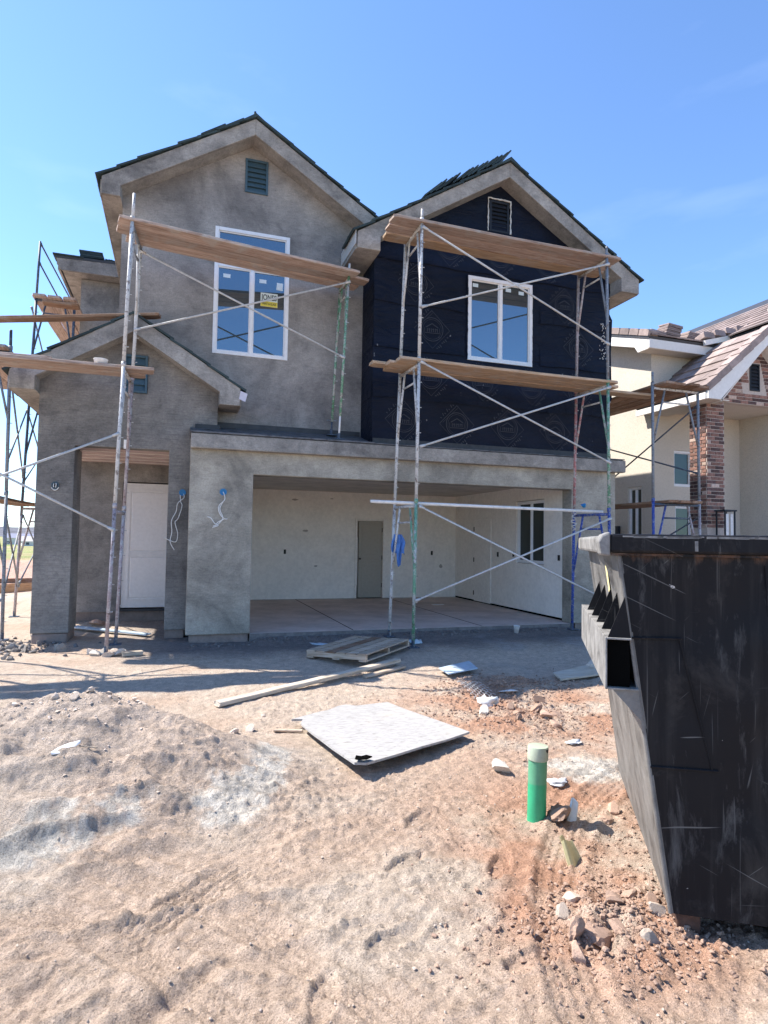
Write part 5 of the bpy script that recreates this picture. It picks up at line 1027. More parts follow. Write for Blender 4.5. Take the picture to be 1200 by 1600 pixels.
# ------------------------------------------------------------------ dumpster
TH = R(32.0); DV = Vector((math.sin(TH), math.cos(TH), 0)); DW = Vector((math.cos(TH), -math.sin(TH), 0))
def dumpster_mats(name, rusty):
    m, n, l, b = nodes_of(name); v = coords(n, l)
    a = noise(n, l, v, 1.6, 6, 0.6); c = ramp(n, l, a, [(0.3, (0.006, 0.007, 0.010)), (0.7, (0.014, 0.013, 0.014))])
    dr_ = noise(n, l, coords(n, l, (16, 16, 0.8)), 1.0, 6, 0.65); c = mix(n, l, ramp(n, l, dr_, [(0.50, (0, 0, 0)), (0.74, (0.45,) * 3)]), c, (0.045, 0.042, 0.040))
    du = noise(n, l, v, 3.2, 9, 0.72, 0.4); c = mix(n, l, ramp(n, l, du, [(0.55, (0, 0, 0)), (0.72, (0.6,) * 3)]), c, (0.065, 0.058, 0.052))
    tc0 = N(n, 'TexCoord')
    for k_, (ang_, sc, th, st_) in enumerate(((0.12, (0.9, 1, 30), 0.70, 0.8), (1.35, (0.8, 1, 34), 0.70, 0.6), (-0.45, (1.4, 1, 46), 0.715, 0.8), (0.8, (2.5, 1, 60), 0.73, 0.7), (1.57, (1.2, 1, 55), 0.68, 0.35))):
        m1 = N(n, 'Mapping'); m1.inputs['Rotation'].default_value = (0, ang_, 0); m1.inputs['Location'].default_value = (k_ * 3.1, 0, k_ * 1.7); l.new(tc0.outputs['Object'], m1.inputs[0])
        m2 = N(n, 'Mapping'); m2.inputs['Scale'].default_value = sc; l.new(m1.outputs[0], m2.inputs[0])
        s = noise(n, l, m2.outputs[0], 1.5, 2, 0.5, 0.5); c = mix(n, l, ramp(n, l, s, [(th, (0, 0, 0)), (th + 0.03, (st_ * 0.6,) * 3)]), c, (0.24, 0.23, 0.215))
    sm_ = noise(n, l, coords(n, l, (5, 5, 1.3)), 1.5, 9, 0.75, 0.3); c = mix(n, l, ramp(n, l, sm_, [(0.56, (0, 0, 0)), (0.70, (0.6,) * 3)]), c, (0.13, 0.125, 0.12))
    ch = noise(n, l, v, 21, 3, 0.7); c = mix(n, l, ramp(n, l, ch, [(0.735, (0, 0, 0)), (0.75, (0.9,) * 3)]), c, (0.5, 0.48, 0.46))
    sx = N(n, 'SeparateXYZ'); tc = N(n, 'TexCoord'); l.new(tc.outputs['Object'], sx.inputs[0])
    mr = N(n, 'MapRange'); mr.inputs['From Min'].default_value = 1.19; mr.inputs['From Max'].default_value = 1.36; l.new(sx.outputs['Z'], mr.inputs[0])
    ru = N(n, 'Math', operation='MULTIPLY'); l.new(mr.outputs[0], ru.inputs[0]); l.new(noise(n, l, coords(n, l, (9, 9, 3)), 1.5, 6, 0.7), ru.inputs[1])
    if rusty: c = mix(n, l, ramp(n, l, ru.outputs[0], [(0.36, (0, 0, 0)), (0.52, (0.8,) * 3)]), c, (0.13, 0.07, 0.045))
    l.new(c, b.inputs['Base Color']); b.inputs['Specular IOR Level'].default_value = 0.14
    l.new(ramp(n, l, du, [(0.3, (0.38,) * 3), (0.7, (0.62,) * 3)]), b.inputs['Roughness'])
    p = bump(n, l, b, noise(n, l, coords(n, l, (1, 1, 1)), 2.2, 2, 0.4), 0.35, 0.03); bump(n, l, b, du, 0.25, 0.006, p); return m
M['dump_black'] = dumpster_mats('scratched_black_paint', False); M['dump_rusty'] = dumpster_mats('scratched_black_paint_rusting_under_rim', True)
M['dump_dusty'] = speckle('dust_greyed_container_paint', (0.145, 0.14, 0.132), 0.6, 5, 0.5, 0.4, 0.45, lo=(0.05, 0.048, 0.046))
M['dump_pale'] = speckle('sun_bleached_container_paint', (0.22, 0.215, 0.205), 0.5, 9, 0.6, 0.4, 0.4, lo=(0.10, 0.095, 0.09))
M['rust'] = speckle('rust', (0.085, 0.05, 0.038), 0.5, 12, 0.9, 0.6, 0.15)
D = thing('dumpster', 'scratched black steel front load dumpster with side fork pocket', 'dumpster', None, (0.745, -6.99, 0.0), (0, 0, -TH))
# local frame: +x along the near black face, +y away from the camera along the fork-pocket side
W_, L_, ZB, ZT, TP = 2.0, 1.62, -0.12, 1.345, 0.20
sh = MB(); t = 0.012
def tap(z): return TP * (ZT - z) / (ZT - ZB)
nf = MB()                                                         # near face, gently dented grid
nu, nv = 40, 30
def face_pt(u, v_):
    z = ZB + (ZT - ZB) * v_; x = tap(z) + (W_ - tap(z)) * u
    dent = 0.028 * mnoise.noise(Vector((x * 2.2, z * 2.0, 3.1))) + 0.012 * mnoise.noise(Vector((x * 6, z * 5, 8.0)))
    dent *= min(1, u * 8, (1 - u) * 8, v_ * 6, (1 - v_) * 6)
    return (x, dent, z)
obj('near_panel', cloth_sheet(nu, nv, face_pt), 'dump_rusty', D, smooth=True)
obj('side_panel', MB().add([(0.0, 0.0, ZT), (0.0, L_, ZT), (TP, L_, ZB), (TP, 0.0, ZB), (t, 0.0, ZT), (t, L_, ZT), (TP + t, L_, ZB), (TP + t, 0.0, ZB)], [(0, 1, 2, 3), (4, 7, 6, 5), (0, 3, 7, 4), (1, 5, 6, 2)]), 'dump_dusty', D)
obj('far_panel', MB().prism([(t, ZT), (W_, ZT), (W_, ZB), (TP + t, ZB)], L_ - t, L_), 'dump_black', D); obj('end_panel', MB().box(W_, W_ + t, 0, L_, ZB, ZT), 'dump_black', D); obj('floor_plate', MB().box(TP + 0.02, W_, 0.02, L_ - 0.02, ZB, ZB + t), 'dump_black', D)
rim = MB(); rr = 0.04; rim.box(-0.035, W_ + 0.03, -rr, 0.03, ZT - 0.005, ZT + 0.075); obj('near_rim', rim, 'dump_black', D, bevel=0.012)
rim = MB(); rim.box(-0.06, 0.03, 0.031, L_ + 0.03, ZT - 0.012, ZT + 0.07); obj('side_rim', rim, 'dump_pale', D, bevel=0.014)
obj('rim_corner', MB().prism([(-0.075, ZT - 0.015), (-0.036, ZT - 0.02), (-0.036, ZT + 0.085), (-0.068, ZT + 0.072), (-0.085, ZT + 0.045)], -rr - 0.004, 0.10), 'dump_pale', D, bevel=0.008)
obj('far_rim', MB().box(-0.06, W_ + 0.03, L_ + 0.031, L_ + 0.09, ZT - 0.01, ZT + 0.07), 'dump_black', D, bevel=0.012)
rimw = MB(); rn = random.Random(12)
for k in range(70):
    x = 0.0 + W_ * rn.random(); h = rn.uniform(0.003, 0.008); rimw.box(x, x + rn.uniform(0.01, 0.09), -rr - 0.0025, -rr - 0.0008, ZT + 0.066 - h, ZT + 0.068)
for k in range(3): x = rn.uniform(0.02, 0.9); rimw.box(x, x + rn.uniform(0.01, 0.03), -rr - 0.0025, -rr - 0.0008, ZT + rn.uniform(0, 0.03), ZT + rn.uniform(0.035, 0.06))
sp_ = obj('scraped_paint', rimw, 'dump_pale', D); sp_['kind'] = 'stuff'
obj('rust_line', MB().box(-0.03, W_, -0.02, -0.004, ZT - 0.016, ZT - 0.006), 'dump_rusty', D)
# fork pocket: open rectangular sleeve with gussets
pz0, pz1, px0 = 0.77, 0.985, -0.055; PL = 1.40; pt = 0.008
def sx_(z): return tap(z)
pk = MB(); pk.box(px0, px0 + pt, -0.03, PL, pz0, pz1); pk.box(px0 + pt, sx_(pz1), -0.03, PL, pz1 - pt, pz1); pk.box(px0 + pt, sx_(pz0), -0.03, PL, pz0, pz0 + pt)
pocket = obj('fork_pocket', pk, 'dump_pale', D, bevel=0.002)
obj('pocket_inside', MB().box(px0 + pt + 0.002, 0.045, -0.005, PL - 0.01, pz0 + pt + 0.002, pz1 - pt - 0.002), 'gap', pocket)  # solid near-black fill imitates the shade inside the sleeve
for y in (0.0, 0.26, 0.52, 0.80, 1.10):
    g = MB().prism([(px0 + 0.012, pz1 + 0.001), (sx_(pz1) - 0.002, pz1 + 0.001), (sx_(pz1 + 0.17) - 0.002, pz1 + 0.17)], y - 0.02, y - 0.012); obj('gusset', g, 'dump_black', pocket)
    g = MB().prism([(px0 + 0.03, pz0 - 0.001), (sx_(pz0) - 0.002, pz0 - 0.001), (sx_(pz0 - 0.13) - 0.002, pz0 - 0.13)], y - 0.02, y - 0.012); obj('gusset', g, 'dump_dusty', pocket)
for y in (0.35, 0.62): obj('side_rib', MB().add([(sx_(ZT) - 0.03, y, ZT - 0.02), (sx_(pz1) - 0.03, y, pz1 + 0.17), (sx_(pz1), y + 0.06, pz1 + 0.17), (sx_(ZT), y + 0.06, ZT - 0.02), (sx_(ZT) + 0.004, y - 0.02, ZT - 0.02), (sx_(pz1) + 0.004, y - 0.02, pz1 + 0.17)], [(0, 1, 2, 3), (0, 4, 5, 1), (3, 4, 0), (1, 5, 2)]), 'dump_dusty', D)
obj('yellow_decal', MB().add([(sx_(1.27) - 0.006, 0.50, 1.27), (sx_(1.27) - 0.006, 0.58, 1.27), (sx_(1.10) - 0.006, 0.58, 1.10), (sx_(1.10) - 0.006, 0.50, 1.10)], [(0, 1, 2, 3)]), 'paper_yellow', D)
for z, x1 in ((0.985, 0.30), (0.46, 0.36)):
    w1 = MB().tube((sx_(z) + 0.004, -0.004, z), (sx_(z) + x1 - 0.1, -0.004, z + 0.006), 0.005, 6); obj('weld_seam', w1, 'dump_black', D)
w1 = MB().tube((0.24, -0.003, 0.985), (0.36, -0.003, 0.46), 0.0035, 6); obj('weld_seam', w1, 'dump_black', D); obj('weld_seam', MB().tube((0.56, -0.003, 1.30), (0.60, -0.003, 0.55), 0.0035, 6), 'dump_black', D)
obj('corner_edge', MB().tube((0.0, 0.0, ZT), (TP, 0.0, ZB), 0.008, 8), 'dump_dusty', D)
for x, y in ((TP + 0.03, 0.03), (W_ - 0.15, 0.03), (TP + 0.03, L_ - 0.15), (W_ - 0.15, L_ - 0.15)): obj('foot', MB().box(x, x + 0.09, y, y + 0.12, -0.26, ZB + 0.06), 'rust', D, bevel=0.006)
for x, y in ((TP + 0.25, 0.08), ): pass

# ------------------------------------------------------------------ things lying on the ground
m, n, l, b = nodes_of('green_sewer_pvc'); v = coords(n, l); sx = N(n, 'SeparateXYZ'); l.new(v, sx.inputs[0])
ad = N(n, 'Math', operation='ADD'); ns = N(n, 'Math', operation='MULTIPLY'); ns.inputs[1].default_value = 0.035; l.new(noise(n, l, v, 22, 3), ns.inputs[0]); l.new(sx.outputs['Z'], ad.inputs[0]); l.new(ns.outputs[0], ad.inputs[1])
c = ramp(n, l, ad.outputs[0], [(0.208, (0.035, 0.36, 0.17)), (0.216, (0.11, 0.33, 0.19))]); c = mix(n, l, 0.5, c, ramp(n, l, noise(n, l, v, 14, 7, 0.7), [(0.35, (0.75, 0.78, 0.75)), (0.65, (1.15, 1.15, 1.15))]), 'MULTIPLY')
l.new(c, b.inputs['Base Color']); b.inputs['Roughness'].default_value = 0.5
PX, PY = 1.0, -5.96; pz = -0.215
P = thing('cleanout_pipe', 'upright green plastic sewer pipe with cream cap in the bare soil', 'pipe', None, (PX, PY, pz), (0.0, 0.02, 0))
def lathe(prof, n_=28):
    vs = []; fs = []
    for r_, z in prof:
        for k in range(n_): t_ = 2 * math.pi * k / n_; vs.append((r_ * math.cos(t_), r_ * math.sin(t_), z))
    for i in range(len(prof) - 1):
        for k in range(n_): fs.append((i * n_ + k, i * n_ + (k + 1) % n_, (i + 1) * n_ + (k + 1) % n_, (i + 1) * n_ + k))
    fs += [tuple(reversed(range(n_))), tuple((len(prof) - 1) * n_ + k for k in range(n_))]; return MB().add(vs, fs)
o = obj('pipe_body', lathe([(0.054, -0.1), (0.054, 0.36)]), m, P, smooth=True); o.modifiers.new('es', 'EDGE_SPLIT')
o = obj('pipe_cap', lathe([(0.0575, 0.325), (0.060, 0.328), (0.060, 0.395), (0.057, 0.403), (0.03, 0.405), (0.001, 0.406)]), 'cream_pvc', P, smooth=True); o.modifiers.new('es', 'EDGE_SPLIT').split_angle = R(35)
ch = MB(); pts = [(0.0605 * math.sin(a), -0.0605 * math.cos(a)) for a in [0.25 + 0.05 * k for k in range(13)]]
for (xa, ya), (xb, yb_), k in zip(pts, pts[1:], range(12)):
    d0, d1 = 0.02 * math.sin(math.pi * k / 12), 0.02 * math.sin(math.pi * (k + 1) / 12); ch.add([(xa, ya, 0.394), (xb, yb_, 0.394), (xb, yb_, 0.393 - d1), (xa, ya, 0.393 - d0)], [(0, 1, 2, 3)])
obj('cap_notch', ch, 'black', P)

# white board with torn edge
bpts = [(-0.07, -3.88), (0.02, -3.90), (-0.02, -4.03), (0.01, -4.35), (0.13, -5.13), (0.21, -5.15), (1.24, -4.59), (0.94, -3.42), (0.60, -3.50), (0.52, -3.44), (0.44, -3.47), (0.30, -3.62)]
def board_z(x, y): return -0.185 + 0.055 * max(0, min(1, (-y - 3.6) / 1.5)) + 0.03 * max(0, min(1, (0.9 - x)))
bm = bmesh.new(); vv = [bm.verts.new((x, y, 0)) for x, y in bpts]; f = bm.faces.new(vv); bmesh.ops.triangulate(bm, faces=[f]); bmesh.ops.subdivide_edges(bm, edges=bm.edges[:], cuts=3, use_grid_fill=True)
for q in bm.verts: q.co.z = board_z(q.co.x, q.co.y) + 0.008 * mnoise.noise(Vector((q.co.x * 3, q.co.y * 3, 1)))
if sum(f_.normal.z for f_ in bm.faces) < 0: bmesh.ops.reverse_faces(bm, faces=bm.faces[:])
me_b = bpy.data.meshes.new('white_board'); bm.to_mesh(me_b); bm.free()
m, n, l, b = nodes_of('chalky_white_strand_board'); v = coords(n, l, (1, 1, 1)); vs_ = noise(n, l, coords(n, l, (14, 44, 14)), 1.0, 5, 0.75, 0.6)
c = ramp(n, l, vs_, [(0.32, (0.18, 0.17, 0.155)), (0.44, (0.32, 0.31, 0.295)), (0.6, (0.39, 0.38, 0.37))]); c = mix(n, l, ramp(n, l, noise(n, l, v, 2.2, 6, 0.7), [(0.55, (0, 0, 0)), (0.8, (0.5,) * 3)]), c, (0.55, 0.46, 0.33))
l.new(c, b.inputs['Base Color']); b.inputs['Roughness'].default_value = 0.85; bump(n, l, b, vs_, 0.4, 0.006)
o = obj('white_board', me_b, m, None); so = o.modifiers.new('s', 'SOLIDIFY'); so.thickness = 0.016; so.offset = -1; tag(o, 'large white painted sheet of board lying on the soil with torn edge', 'board')
obj('torn_corner', MB().prism([(0.135, -5.12), (0.16, -5.06), (0.19, -5.085), (0.23, -5.07), (0.26, -5.11), (0.21, -5.147), (0.15, -5.138)], -0.1005 + 0.012, -0.094 + 0.012, axis='Z'), 'gap', o)
# sheet in the house shade
o = obj('plywood_offcut', MB().add([(1.98, -2.25, -0.15), (1.96, -2.58, -0.15), (2.40, -2.44, -0.135), (2.47, -2.06, -0.125)], [(0, 1, 2, 3)]), 'steel_strip', None); o.modifiers.new('s', 'SOLIDIFY').thickness = 0.012; tag(o, 'pale flat board offcut lying at the edge of the house shadow', 'board')
obj('dark_scuff', MB().prism([(2.14, -2.30), (2.22, -2.25), (2.29, -2.27), (2.24, -2.34), (2.17, -2.36)], -0.134, -0.131, axis='Z'), 'black', o)
o = obj('plywood_scrap', MB().add([(3.2, -2.95, -0.19), (3.25, -2.72, -0.16), (4.05, -2.45, -0.14), (4.0, -2.85, -0.17)], [(0, 1, 2, 3)]), 'lumber', None); o.modifiers.new('s', 'SOLIDIFY').thickness = 0.02; tag(o, 'thin grey board half under the fork pocket side of the dumpster', 'board')
# long timber
plank((-0.63, -3.08, gh(-0.63, -3.08) + 0.035), (1.60, -1.86, gh(1.6, -1.86) + 0.06), 'long pale timber lying on the ground between soil heap and pallet', None, 'lumber', 0.09, 0.04, 'timber', roll=0.06, sag=0.004, cat='timber', notch=False)
plank((1.05, -2.28, gh(1.05, -2.28) + 0.02), (1.62, -2.0, gh(1.6, -2.0) + 0.025), 'short dark timber offcut beside the end of the long timber', None, 'pallet', 0.08, 0.03, 'timber', sag=0, cat='timber', notch=False)
# pallet
PA = Vector((0.56, -1.36, gh(1.2, -1.2) + 0.012)); pv = Vector((0.69, -0.72, 0)).normalized()
pal = thing('wooden_pallet', 'weathered wooden pallet lying flat in front of the garage floor edge', 'pallet', None, PA, (0.02, -0.03, math.atan2(pv.y, pv.x)))
PLU, PLV = 1.20, 0.86
for k in range(3): obj('stringer', MB().box(0.0, PLV, k * (PLU - 0.04) / 2, k * (PLU - 0.04) / 2 + 0.04, 0.018, 0.075), 'pallet', pal, bevel=0.004)
for k in range(6):
    w_ = 0.125; x = k * (PLV - w_) / 5; o = obj('slat', MB().box(x, x + w_, 0.0, PLU, 0.076, 0.094), 'plank_brown' if k == 2 else 'pallet', pal, bevel=0.003); o.rotation_euler = (0, 0, random.uniform(-0.01, 0.01))
for k in range(3): obj('slat', MB().box(k * (PLV - 0.1) / 2, k * (PLV - 0.1) / 2 + 0.1, 0.0, PLU, 0.0, 0.017), 'pallet', pal)
# crumpled rubbish
def crumple(name, loc, s, mat, label, seed, cat, amp=0.55, rot=0):
    vs, fs = rock_base(seed, 3, amp, 0.8); q = MB()
    pts = []
    for p in vs:
        p = Vector(p); k = 1 + 0.35 * mnoise.noise(p * 4 + Vector((seed, 0, 0))) + 0.25 * mnoise.noise(p * 9); pts.append((p.x * s[0] * k, p.y * s[1] * k, max(-0.25, p.z) * s[2] * k))
    q.add(pts, [tuple(f) for f in fs]); return tag(obj(name, q, mat, None, smooth=True, loc=loc, rot=(0, 0, rot)), label, cat)
crumple('crumpled_plastic', (1.88, -3.66, gh(1.88, -3.66) + 0.03), (0.13, 0.10, 0.11), 'plastic_bag', 'crumpled white plastic sheeting on soil beside a scrap of wire netting', 31, 'plastic')
crumple('paper_scrap', (2.35, -3.3, gh(2.35, -3.3) + 0.01), (0.10, 0.05, 0.022), 'paper_white', 'flat white paper scrap on the reddish heap in the shade', 32, 'paper')
crumple('paper_scrap', (1.55, -5.1, gh(1.55, -5.1) + 0.01), (0.06, 0.05, 0.025), 'paper_white', 'crumpled white paper on the pale plaster spill behind the green pipe', 33, 'paper')
crumple('rag_scrap', (0.95, -0.55, gh(0.95, -0.55) + 0.01), (0.20, 0.06, 0.03), 'steel_strip', 'twisted pale plastic strip on the dark ground beside the pallet', 34, 'plastic', rot=-0.5)
crumple('plastic_scrap', (2.28, -0.72, gh(2.28, -0.72) + 0.02), (0.12, 0.08, 0.05), 'steel_strip', 'bluish plastic scrap at the foot of the scaffold leg beside the pallet', 35, 'plastic')
crumple('paper_scrap', (1.42, -5.55, gh(1.42, -5.55) + 0.01), (0.09, 0.06, 0.03), 'paper_white', 'torn paper bag piece beside the sloped dumpster side', 36, 'paper')
M['red_label'] = plain('faded_red_label', (0.45, 0.10, 0.09), 0.6)
crumple('wrapper', (2.02, -4.86, gh(2.02, -4.86) + 0.015), (0.09, 0.05, 0.015), 'paper_white', 'flattened white wrapper by the sloped side of the dumpster', 37, 'wrapper')
crumple('brown_bag', (1.13, -6.02, gh(1.13, -6.02) + 0.025), (0.09, 0.05, 0.05), 'plank_brown', 'crumpled brown paper bag at the foot of the green pipe', 38, 'paper bag')
def flap(u, v_): return ((u - 0.5) * 0.07 * (1 - 0.5 * v_), 0.02 * math.sin(u * 5) + 0.02 * v_, 0.13 * v_ * (1 - 0.3 * abs(u - 0.5)))
o = obj('foil_scrap', cloth_sheet(6, 8, flap), 'plastic_bag', None, loc=(1.155, -6.07, gh(1.155, -6.07)), rot=(0.15, 0.45, 0.5)); o.modifiers.new('s', 'SOLIDIFY').thickness = 0.002; tag(o, 'silvery wrapper standing upright beside the green pipe', 'wrapper')
def leafy(u, v_): return ((u - 0.5) * 0.10 * (1 - 0.3 * v_), (v_ - 0.5) * 0.10, 0.02 * math.sin(u * 4 + 1) + 0.03 * v_)
for k, (x, y, s) in enumerate(((0.945, -6.38, 1.0), (0.985, -6.26, 0.7))):
    o = obj('yellow_card', cloth_sheet(8, 8, leafy), 'paper_yellow', None, loc=(x, y, gh(x, y) + 0.006), rot=(0.75, -0.1, 0.15 + 0.3 * k)); o.scale = (1.5 * s, 1.5 * s, 1.5 * s); o.modifiers.new('s', 'SOLIDIFY').thickness = 0.002; tag(o, ('larger curled pale yellow paper scrap below the green pipe', 'smaller pale yellow paper scrap nearer the green pipe')[k], 'paper')
o = obj('paper_sheet', cloth_sheet(10, 6, lambda u, v_: ((u - 0.5) * 0.16, (v_ - 0.5) * 0.07 * (1 - (2 * u - 1) ** 2 * 0.7), 0.03 * u + 0.01 * math.sin(v_ * 3))), 'paper_white', None, loc=(-1.62, -5.08, gh(-1.62, -5.08) + 0.004), rot=(0.2, -0.05, 0.45)); o.modifiers.new('s', 'SOLIDIFY').thickness = 0.003; tag(o, 'white leaf shaped scrap on the near slope of the soil heap', 'paper')
plank((-1.55, -5.06, gh(-1.55, -5.06) + 0.012), (-1.46, -5.03, gh(-1.46, -5.03) + 0.012), 'thin twig beside the white scrap on the soil heap', None, 'lumber', 0.007, 0.006, 'twig', sag=0, cat='twig', notch=False)
plank((0.0, -4.02, gh(0, -4.02) + 0.02), (-0.22, -3.92, gh(-0.22, -3.9) + 0.02), 'short stick beside the torn corner of the white board', None, 'pallet', 0.035, 0.02, 'stick', sag=0, cat='stick', notch=False)
# wire netting scrap
wn_ = MB(); hx = 0.032
for i in range(7):
    for j in range(6):
        cx, cy = i * hx * 1.5, j * hx * 1.732 + (hx * 0.866 if i % 2 else 0)
        for k in range(3):
            a_, c_ = math.radians(60 * k), math.radians(60 * (k + 1)); zf = lambda x, y: 0.05 + 0.10 * max(0, 0.14 - x) + 0.02 * math.sin(9 * y)
            p, q = (cx + hx * math.cos(a_), cy + hx * math.sin(a_)), (cx + hx * math.cos(c_), cy + hx * math.sin(c_)); wn_.tube((p[0], p[1], zf(*p)), (q[0], q[1], zf(*q)), 0.0025, 4, caps=False)
o = obj('wire_netting', wn_, 'galv', None, loc=(1.82, -3.52, gh(1.9, -3.5) - 0.015), rot=(0.35, 0.1, 0.3)); tag(o, 'scrap of hexagonal wire netting under crumpled white plastic', 'wire netting')
# cup at slab edge, pail on plank
o = obj('white_cup', lathe([(0.035, 0), (0.05, 0.11), (0.053, 0.115), (0.048, 0.115), (0.04, 0.03)], 20), 'paper_white', None, smooth=True, loc=(4.16, -0.30, gh(4.16, -0.3) - 0.005), rot=(0.1, 0.05, 0)); tag(o, 'white cup standing at the garage floor edge', 'cup')
o = obj('plaster_tub', lathe([(0.075, 0), (0.085, 0.055), (0.088, 0.06), (0.080, 0.06), (0.06, 0.05)], 24), 'paper_white', None, smooth=True, loc=(-2.02, -0.40, 3.614)); o.location.z = 3.568; o.location.y = -0.52; tag(o, 'small white tub on the low deck plank by the entry gable', 'tub')
o = obj('metal_strip', MB().add([(-2.55, 1.85, 0), (-1.35, 0.72, 0), (-1.42, 0.62, 0), (-2.62, 1.74, 0)], [(0, 1, 2, 3)]), 'steel_strip', None, loc=(0, 0, -0.075)); o.modifiers.new('s', 'SOLIDIFY').thickness = 0.02; tag(o, 'pale blue strip lying on the ground in the porch', 'strip')
# stones with names of their own
clod('plaster_lump', 1.16, -5.25, 0.05, 'rock_pale', 'pale knobbly plaster lump on the soil between the white board and the pipe', k=1, cat='plaster lump', sink=0.5)
clod('plaster_lump', 1.68, -3.98, 0.045, 'rock_pale', 'pale blocky lump in front of the crumpled white plastic', k=3, cat='plaster lump', sink=0.5)
clod('dirt_clod', 1.085, -6.05, 0.05, 'rock_red', 'rounded red clod against the foot of the green pipe', k=2, cat='dirt clod', sink=0.5)
clod('stone', 1.32, -6.75, 0.055, 'rock_red', 'squarish stone wedged under the dumpster beside its foot', k=4, cat='stone', sink=0.4)
clod('stone', 4.0, -2.65, 0.13, 'rock_pale', 'large pale stone behind the fork pocket of the dumpster', k=0, cat='stone', sink=0.6); clod('stone', 4.12, -2.8, 0.09, 'rock_pale', 'smaller pale stone below the large one behind the fork pocket', k=2, cat='stone', sink=0.4)
for k, (x, y, s) in enumerate(((0.72, -6.72, 0.035), (0.83, -6.86, 0.032), (0.93, -6.82, 0.03), (0.60, -6.80, 0.03), (0.66, -6.98, 0.045), (0.74, -7.02, 0.035), (0.95, -6.98, 0.028), (0.55, -6.97, 0.04), (1.02, -6.87, 0.03), (0.80, -7.12, 0.03), (0.48, -7.1, 0.035))):
    clod('dirt_clod', x, y, s, 'rock_red' if k % 3 else 'rock', 'reddish clod in the loose rubble before the dumpster foot', 'clods before the dumpster foot', k, 'dirt clod')
for k, (x, y, s) in enumerate(((-1.47, -4.32, 0.026), (-1.36, -4.25, 0.030), (-1.58, -4.40, 0.024), (-1.66, -4.52, 0.030), (-1.24, -4.30, 0.028), (-1.16, -4.42, 0.020), (-1.40, -4.48, 0.018), (-1.78, -4.48, 0.022))):
    clod('dirt_clod', x, y, s, 'rock', 'tan clod on the crest of the soil heap', 'clods on the soil heap', k, 'dirt clod')
for k, (x, y, s) in enumerate(((-0.55, -3.9, 0.03), (-0.42, -3.86, 0.04), (-0.70, -3.95, 0.03), (-0.25, -3.5, 0.02))):
    clod('dirt_clod', x, y, s, 'rock', 'small clod on flat soil between the heap and the timber', 'clods by the timber', k + 2, 'dirt clod')
for k, (x, y, s) in enumerate(((-1.80, -0.80, 0.07), (-1.93, -0.68, 0.06), (-1.68, -0.72, 0.06), (-1.88, -0.52, 0.05), (-1.72, -0.55, 0.05), (-1.62, -0.62, 0.045), (-2.0, -0.55, 0.05))):
    clod('stone', x, y, s, 'rock_pale' if k % 2 else 'rock', 'pale stone packed round the foot of the scaffold leg before the door', 'stones round the entry scaffold leg', k, 'stone')
plank((-1.62, -0.86, gh(-1.6, -0.86) + 0.03), (-1.40, -0.80, gh(-1.4, -0.8) + 0.03), 'short wooden block among the stones at the entry scaffold leg', None, 'lumber', 0.09, 0.05, 'wood_block', sag=0, cat='block', notch=False)
for k in range(16):
    rn = random.Random(k + 40); x, y = rn.uniform(-3.4, -2.35), rn.uniform(-0.25, 0.35); clod('mortar_lump', x, y, rn.uniform(0.028, 0.055), 'rock_grey', 'grey mortar lump at the foot of the porch column', 'mortar lumps by the porch column', k, 'mortar lump', (1.3, 1, 0.7))
clod('brick_piece', -2.2, 2.15, 0.11, 'rock_red', 'broken red lump on the porch floor below the back wall', k=1, cat='brick piece', sc=(1.3, 0.9, 0.7))
for k, (x, y, s) in enumerate(((1.55, -6.55, 0.03), (1.42, -6.42, 0.028), (1.62, -6.2, 0.05), (1.50, -6.0, 0.035), (1.38, -6.1, 0.03))): clod('dirt_clod', x, y, s, 'rock_red', 'red clod on the soil between the pipe and the dumpster', 'clods by the pipe', k, 'dirt clod')
for k, (x, y, s) in enumerate(((2.0, -4.05, 0.05), (2.2, -4.2, 0.045), (2.3, -3.85, 0.05), (2.05, -3.8, 0.04), (2.4, -4.1, 0.05), (2.15, -4.45, 0.045), (2.5, -3.6, 0.05), (1.85, -4.3, 0.035))): clod('dirt_clod', x, y, s, 'rock_red', 'reddish clod in the crumbled patch beyond the white board', 'clods beyond the white board', k, 'dirt clod')

# ------------------------------------------------------------------ far left: form boards, houses, hills
M['form'] = wood('orange_form_board_wood', (0.38, 0.20, 0.10), (0.52, 0.30, 0.16), (0.62, 0.40, 0.24), 0.2)
plank((-7.6, 6.4, gh(-7.6, 6.4) + 0.09), (-4.1, 9.9, gh(-4.1, 9.9) + 0.10), 'orange form board standing on edge in the red dirt far beyond the porch column', None, 'form', 0.22, 0.04, 'form_board', roll=1.3, sag=0, cat='board', notch=False)
plank((-9.0, 11.3, gh(-9.0, 11.3) + 0.06), (-4.4, 12.6, gh(-4.4, 12.6) + 0.07), 'brown form board behind the orange one in the red dirt', None, 'plank_brown', 0.15, 0.04, 'form_board', roll=1.4, sag=0, cat='board', notch=False)
M['far_wall'] = plain('pale_far_wall', (0.62, 0.60, 0.57), 0.9); M['far_roof'] = plain('pale_far_roof', (0.50, 0.48, 0.47), 0.9); M['far_dark'] = plain('far_window', (0.06, 0.07, 0.09), 0.5); M['far_roof2'] = plain('blue_grey_far_roof', (0.25, 0.26, 0.33), 0.9)
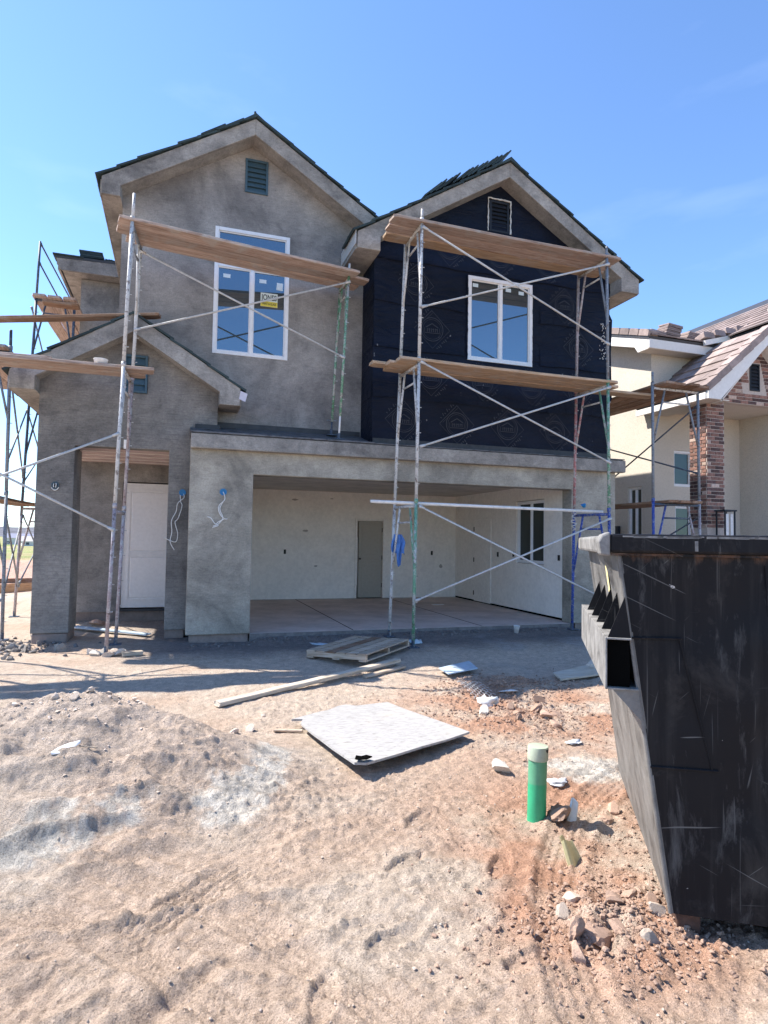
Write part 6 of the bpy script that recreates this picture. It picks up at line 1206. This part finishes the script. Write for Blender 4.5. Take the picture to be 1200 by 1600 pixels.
def far_house(x, y, w_, d_, h, rz, label, roof='far_roof'):
    x, y = x * 1.5, y * 1.5; z = gh(x, y) - 0.3; t = thing('distant_house', label, 'house', 'distant houses beyond the field', (x, y, z), (0, 0, rz))
    obj('wall', MB().box(-w_ / 2, w_ / 2, -d_ / 2, d_ / 2, 0, h), 'far_wall', t); r_ = MB().prism([(-d_ / 2 - 0.5, h), (d_ / 2 + 0.5, h), (0, h + d_ * 0.24)], -w_ / 2 - 0.5, w_ / 2 + 0.5, axis='X'); obj('roof', r_, roof, t)
    for k in range(3): obj('window', MB().box(-w_ / 2 + w_ * (k + 0.5) / 3 - 0.8, -w_ / 2 + w_ * (k + 0.5) / 3 + 0.8, -d_ / 2 - 0.05, -d_ / 2 - 0.01, 1.0, 2.4), 'far_dark', t)
    obj('garage_door', MB().box(w_ / 2 - 4.5, w_ / 2 - 1.2, -d_ / 2 - 0.06, -d_ / 2 - 0.012, 0, 2.5), 'far_roof', t)
labs = ('pale distant house at the edge of the picture beyond the field', 'white roofed distant house just left of the scaffold legs', 'distant house with pale roof between the scaffold legs', 'blue grey roofed distant house in the far row', 'distant pale house close beside the porch column', 'distant house farther back below the hill')
for k, (x, y, w_, d_, h, rz, rfm) in enumerate(((-88, 236, 16, 11, 3.0, 0.2, 'far_roof2'), (-72, 262, 15, 11, 3.2, 0.1, 'far_roof'), (-52, 268, 16, 12, 3.0, 0.3, 'far_roof'), (-64, 300, 18, 12, 4.5, 0.0, 'far_roof2'), (-30, 262, 16, 11, 3.2, 0.2, 'far_roof'), (-92, 330, 18, 12, 4.8, 0.15, 'far_roof'))): far_house(x, y, w_, d_, h, rz, labs[k], rfm)
# shrubs in the field: loose leafy clumps
M['scrub'] = speckle('dry_scrub_leaf', (0.07, 0.085, 0.04), 0.4, 5, 0.9, 0.2, 0.1)
def shrub(x, y, s, label):
    rn = random.Random(int(x * 10)); q = MB(); z = gh(x, y)
    for k in range(160):
        a = rn.uniform(0, 6.28); rr_ = s * math.sqrt(rn.random()); hh = s * 0.8 * rn.random() * (1 - (rr_ / s) ** 2 * 0.6); c_ = Vector((rr_ * math.cos(a), rr_ * math.sin(a), hh)); e = s * 0.14
        d1 = Vector((rn.uniform(-1, 1), rn.uniform(-1, 1), rn.uniform(-1, 1))).normalized() * e; d2 = Vector((rn.uniform(-1, 1), rn.uniform(-1, 1), rn.uniform(-1, 1))).normalized() * e; q.add([c_ - d1, c_ + d2, c_ + d1, c_ - d2], [(0, 1, 2, 3)])
    for k in range(5): q.tube((0, 0, -0.1), (rn.uniform(-0.4, 0.4) * s, rn.uniform(-0.4, 0.4) * s, 0.6 * s), 0.02 * s, 5)
    o = obj('shrub', q, 'scrub', None, loc=(x, y, z)); tag(o, label, 'shrub', 'shrubs in the far field')
for k, (x, y, s) in enumerate(((-14, 40, 0.5), (-17, 52, 0.7), (-27, 75, 0.9), (-60, 228, 3.0), (-44, 235, 2.6), (-72, 232, 3.0))): shrub(x * (1.45 if k > 2 else 1), y * (1.45 if k > 2 else 1), s, ('low scrub tuft at the near edge of the green field', 'scrub tuft a little deeper in the green field', 'scrub tuft in the middle of the green field', 'dark bush before the white roofed distant house', 'dark bush between the distant houses', 'dark bush at the left end of the distant houses')[k])
hm = MB(); nh = 90; vs = []
for i in range(nh + 1):
    a = -1.5 + 3.0 * i / nh
    for j in range(9):
        r_ = 1500 + j * 190; prof = math.sin(math.pi * min(1, j / 6.0) * 0.5); hgt = (22 + 30 * (0.5 + mnoise.noise(Vector((a * 5, 2, 0.3)))) + 12 * mnoise.noise(Vector((a * 17, j * 0.7, 1)))) * prof
        vs.append((r_ * math.sin(a - 0.25), r_ * math.cos(a - 0.25), -9 + hgt))
hm.add(vs, [(i * 9 + j, i * 9 + j + 1, (i + 1) * 9 + j + 1, (i + 1) * 9 + j) for i in range(nh) for j in range(8)])
M['hill'] = speckle('dry_hill_scrub', (0.15, 0.15, 0.165), 0.45, 0.012, 0.95, 0.1, 0.05)
o = obj('hills', hm, 'hill', None, smooth=True); o['kind'] = 'structure'; o['label'] = 'low dry hills on the horizon'
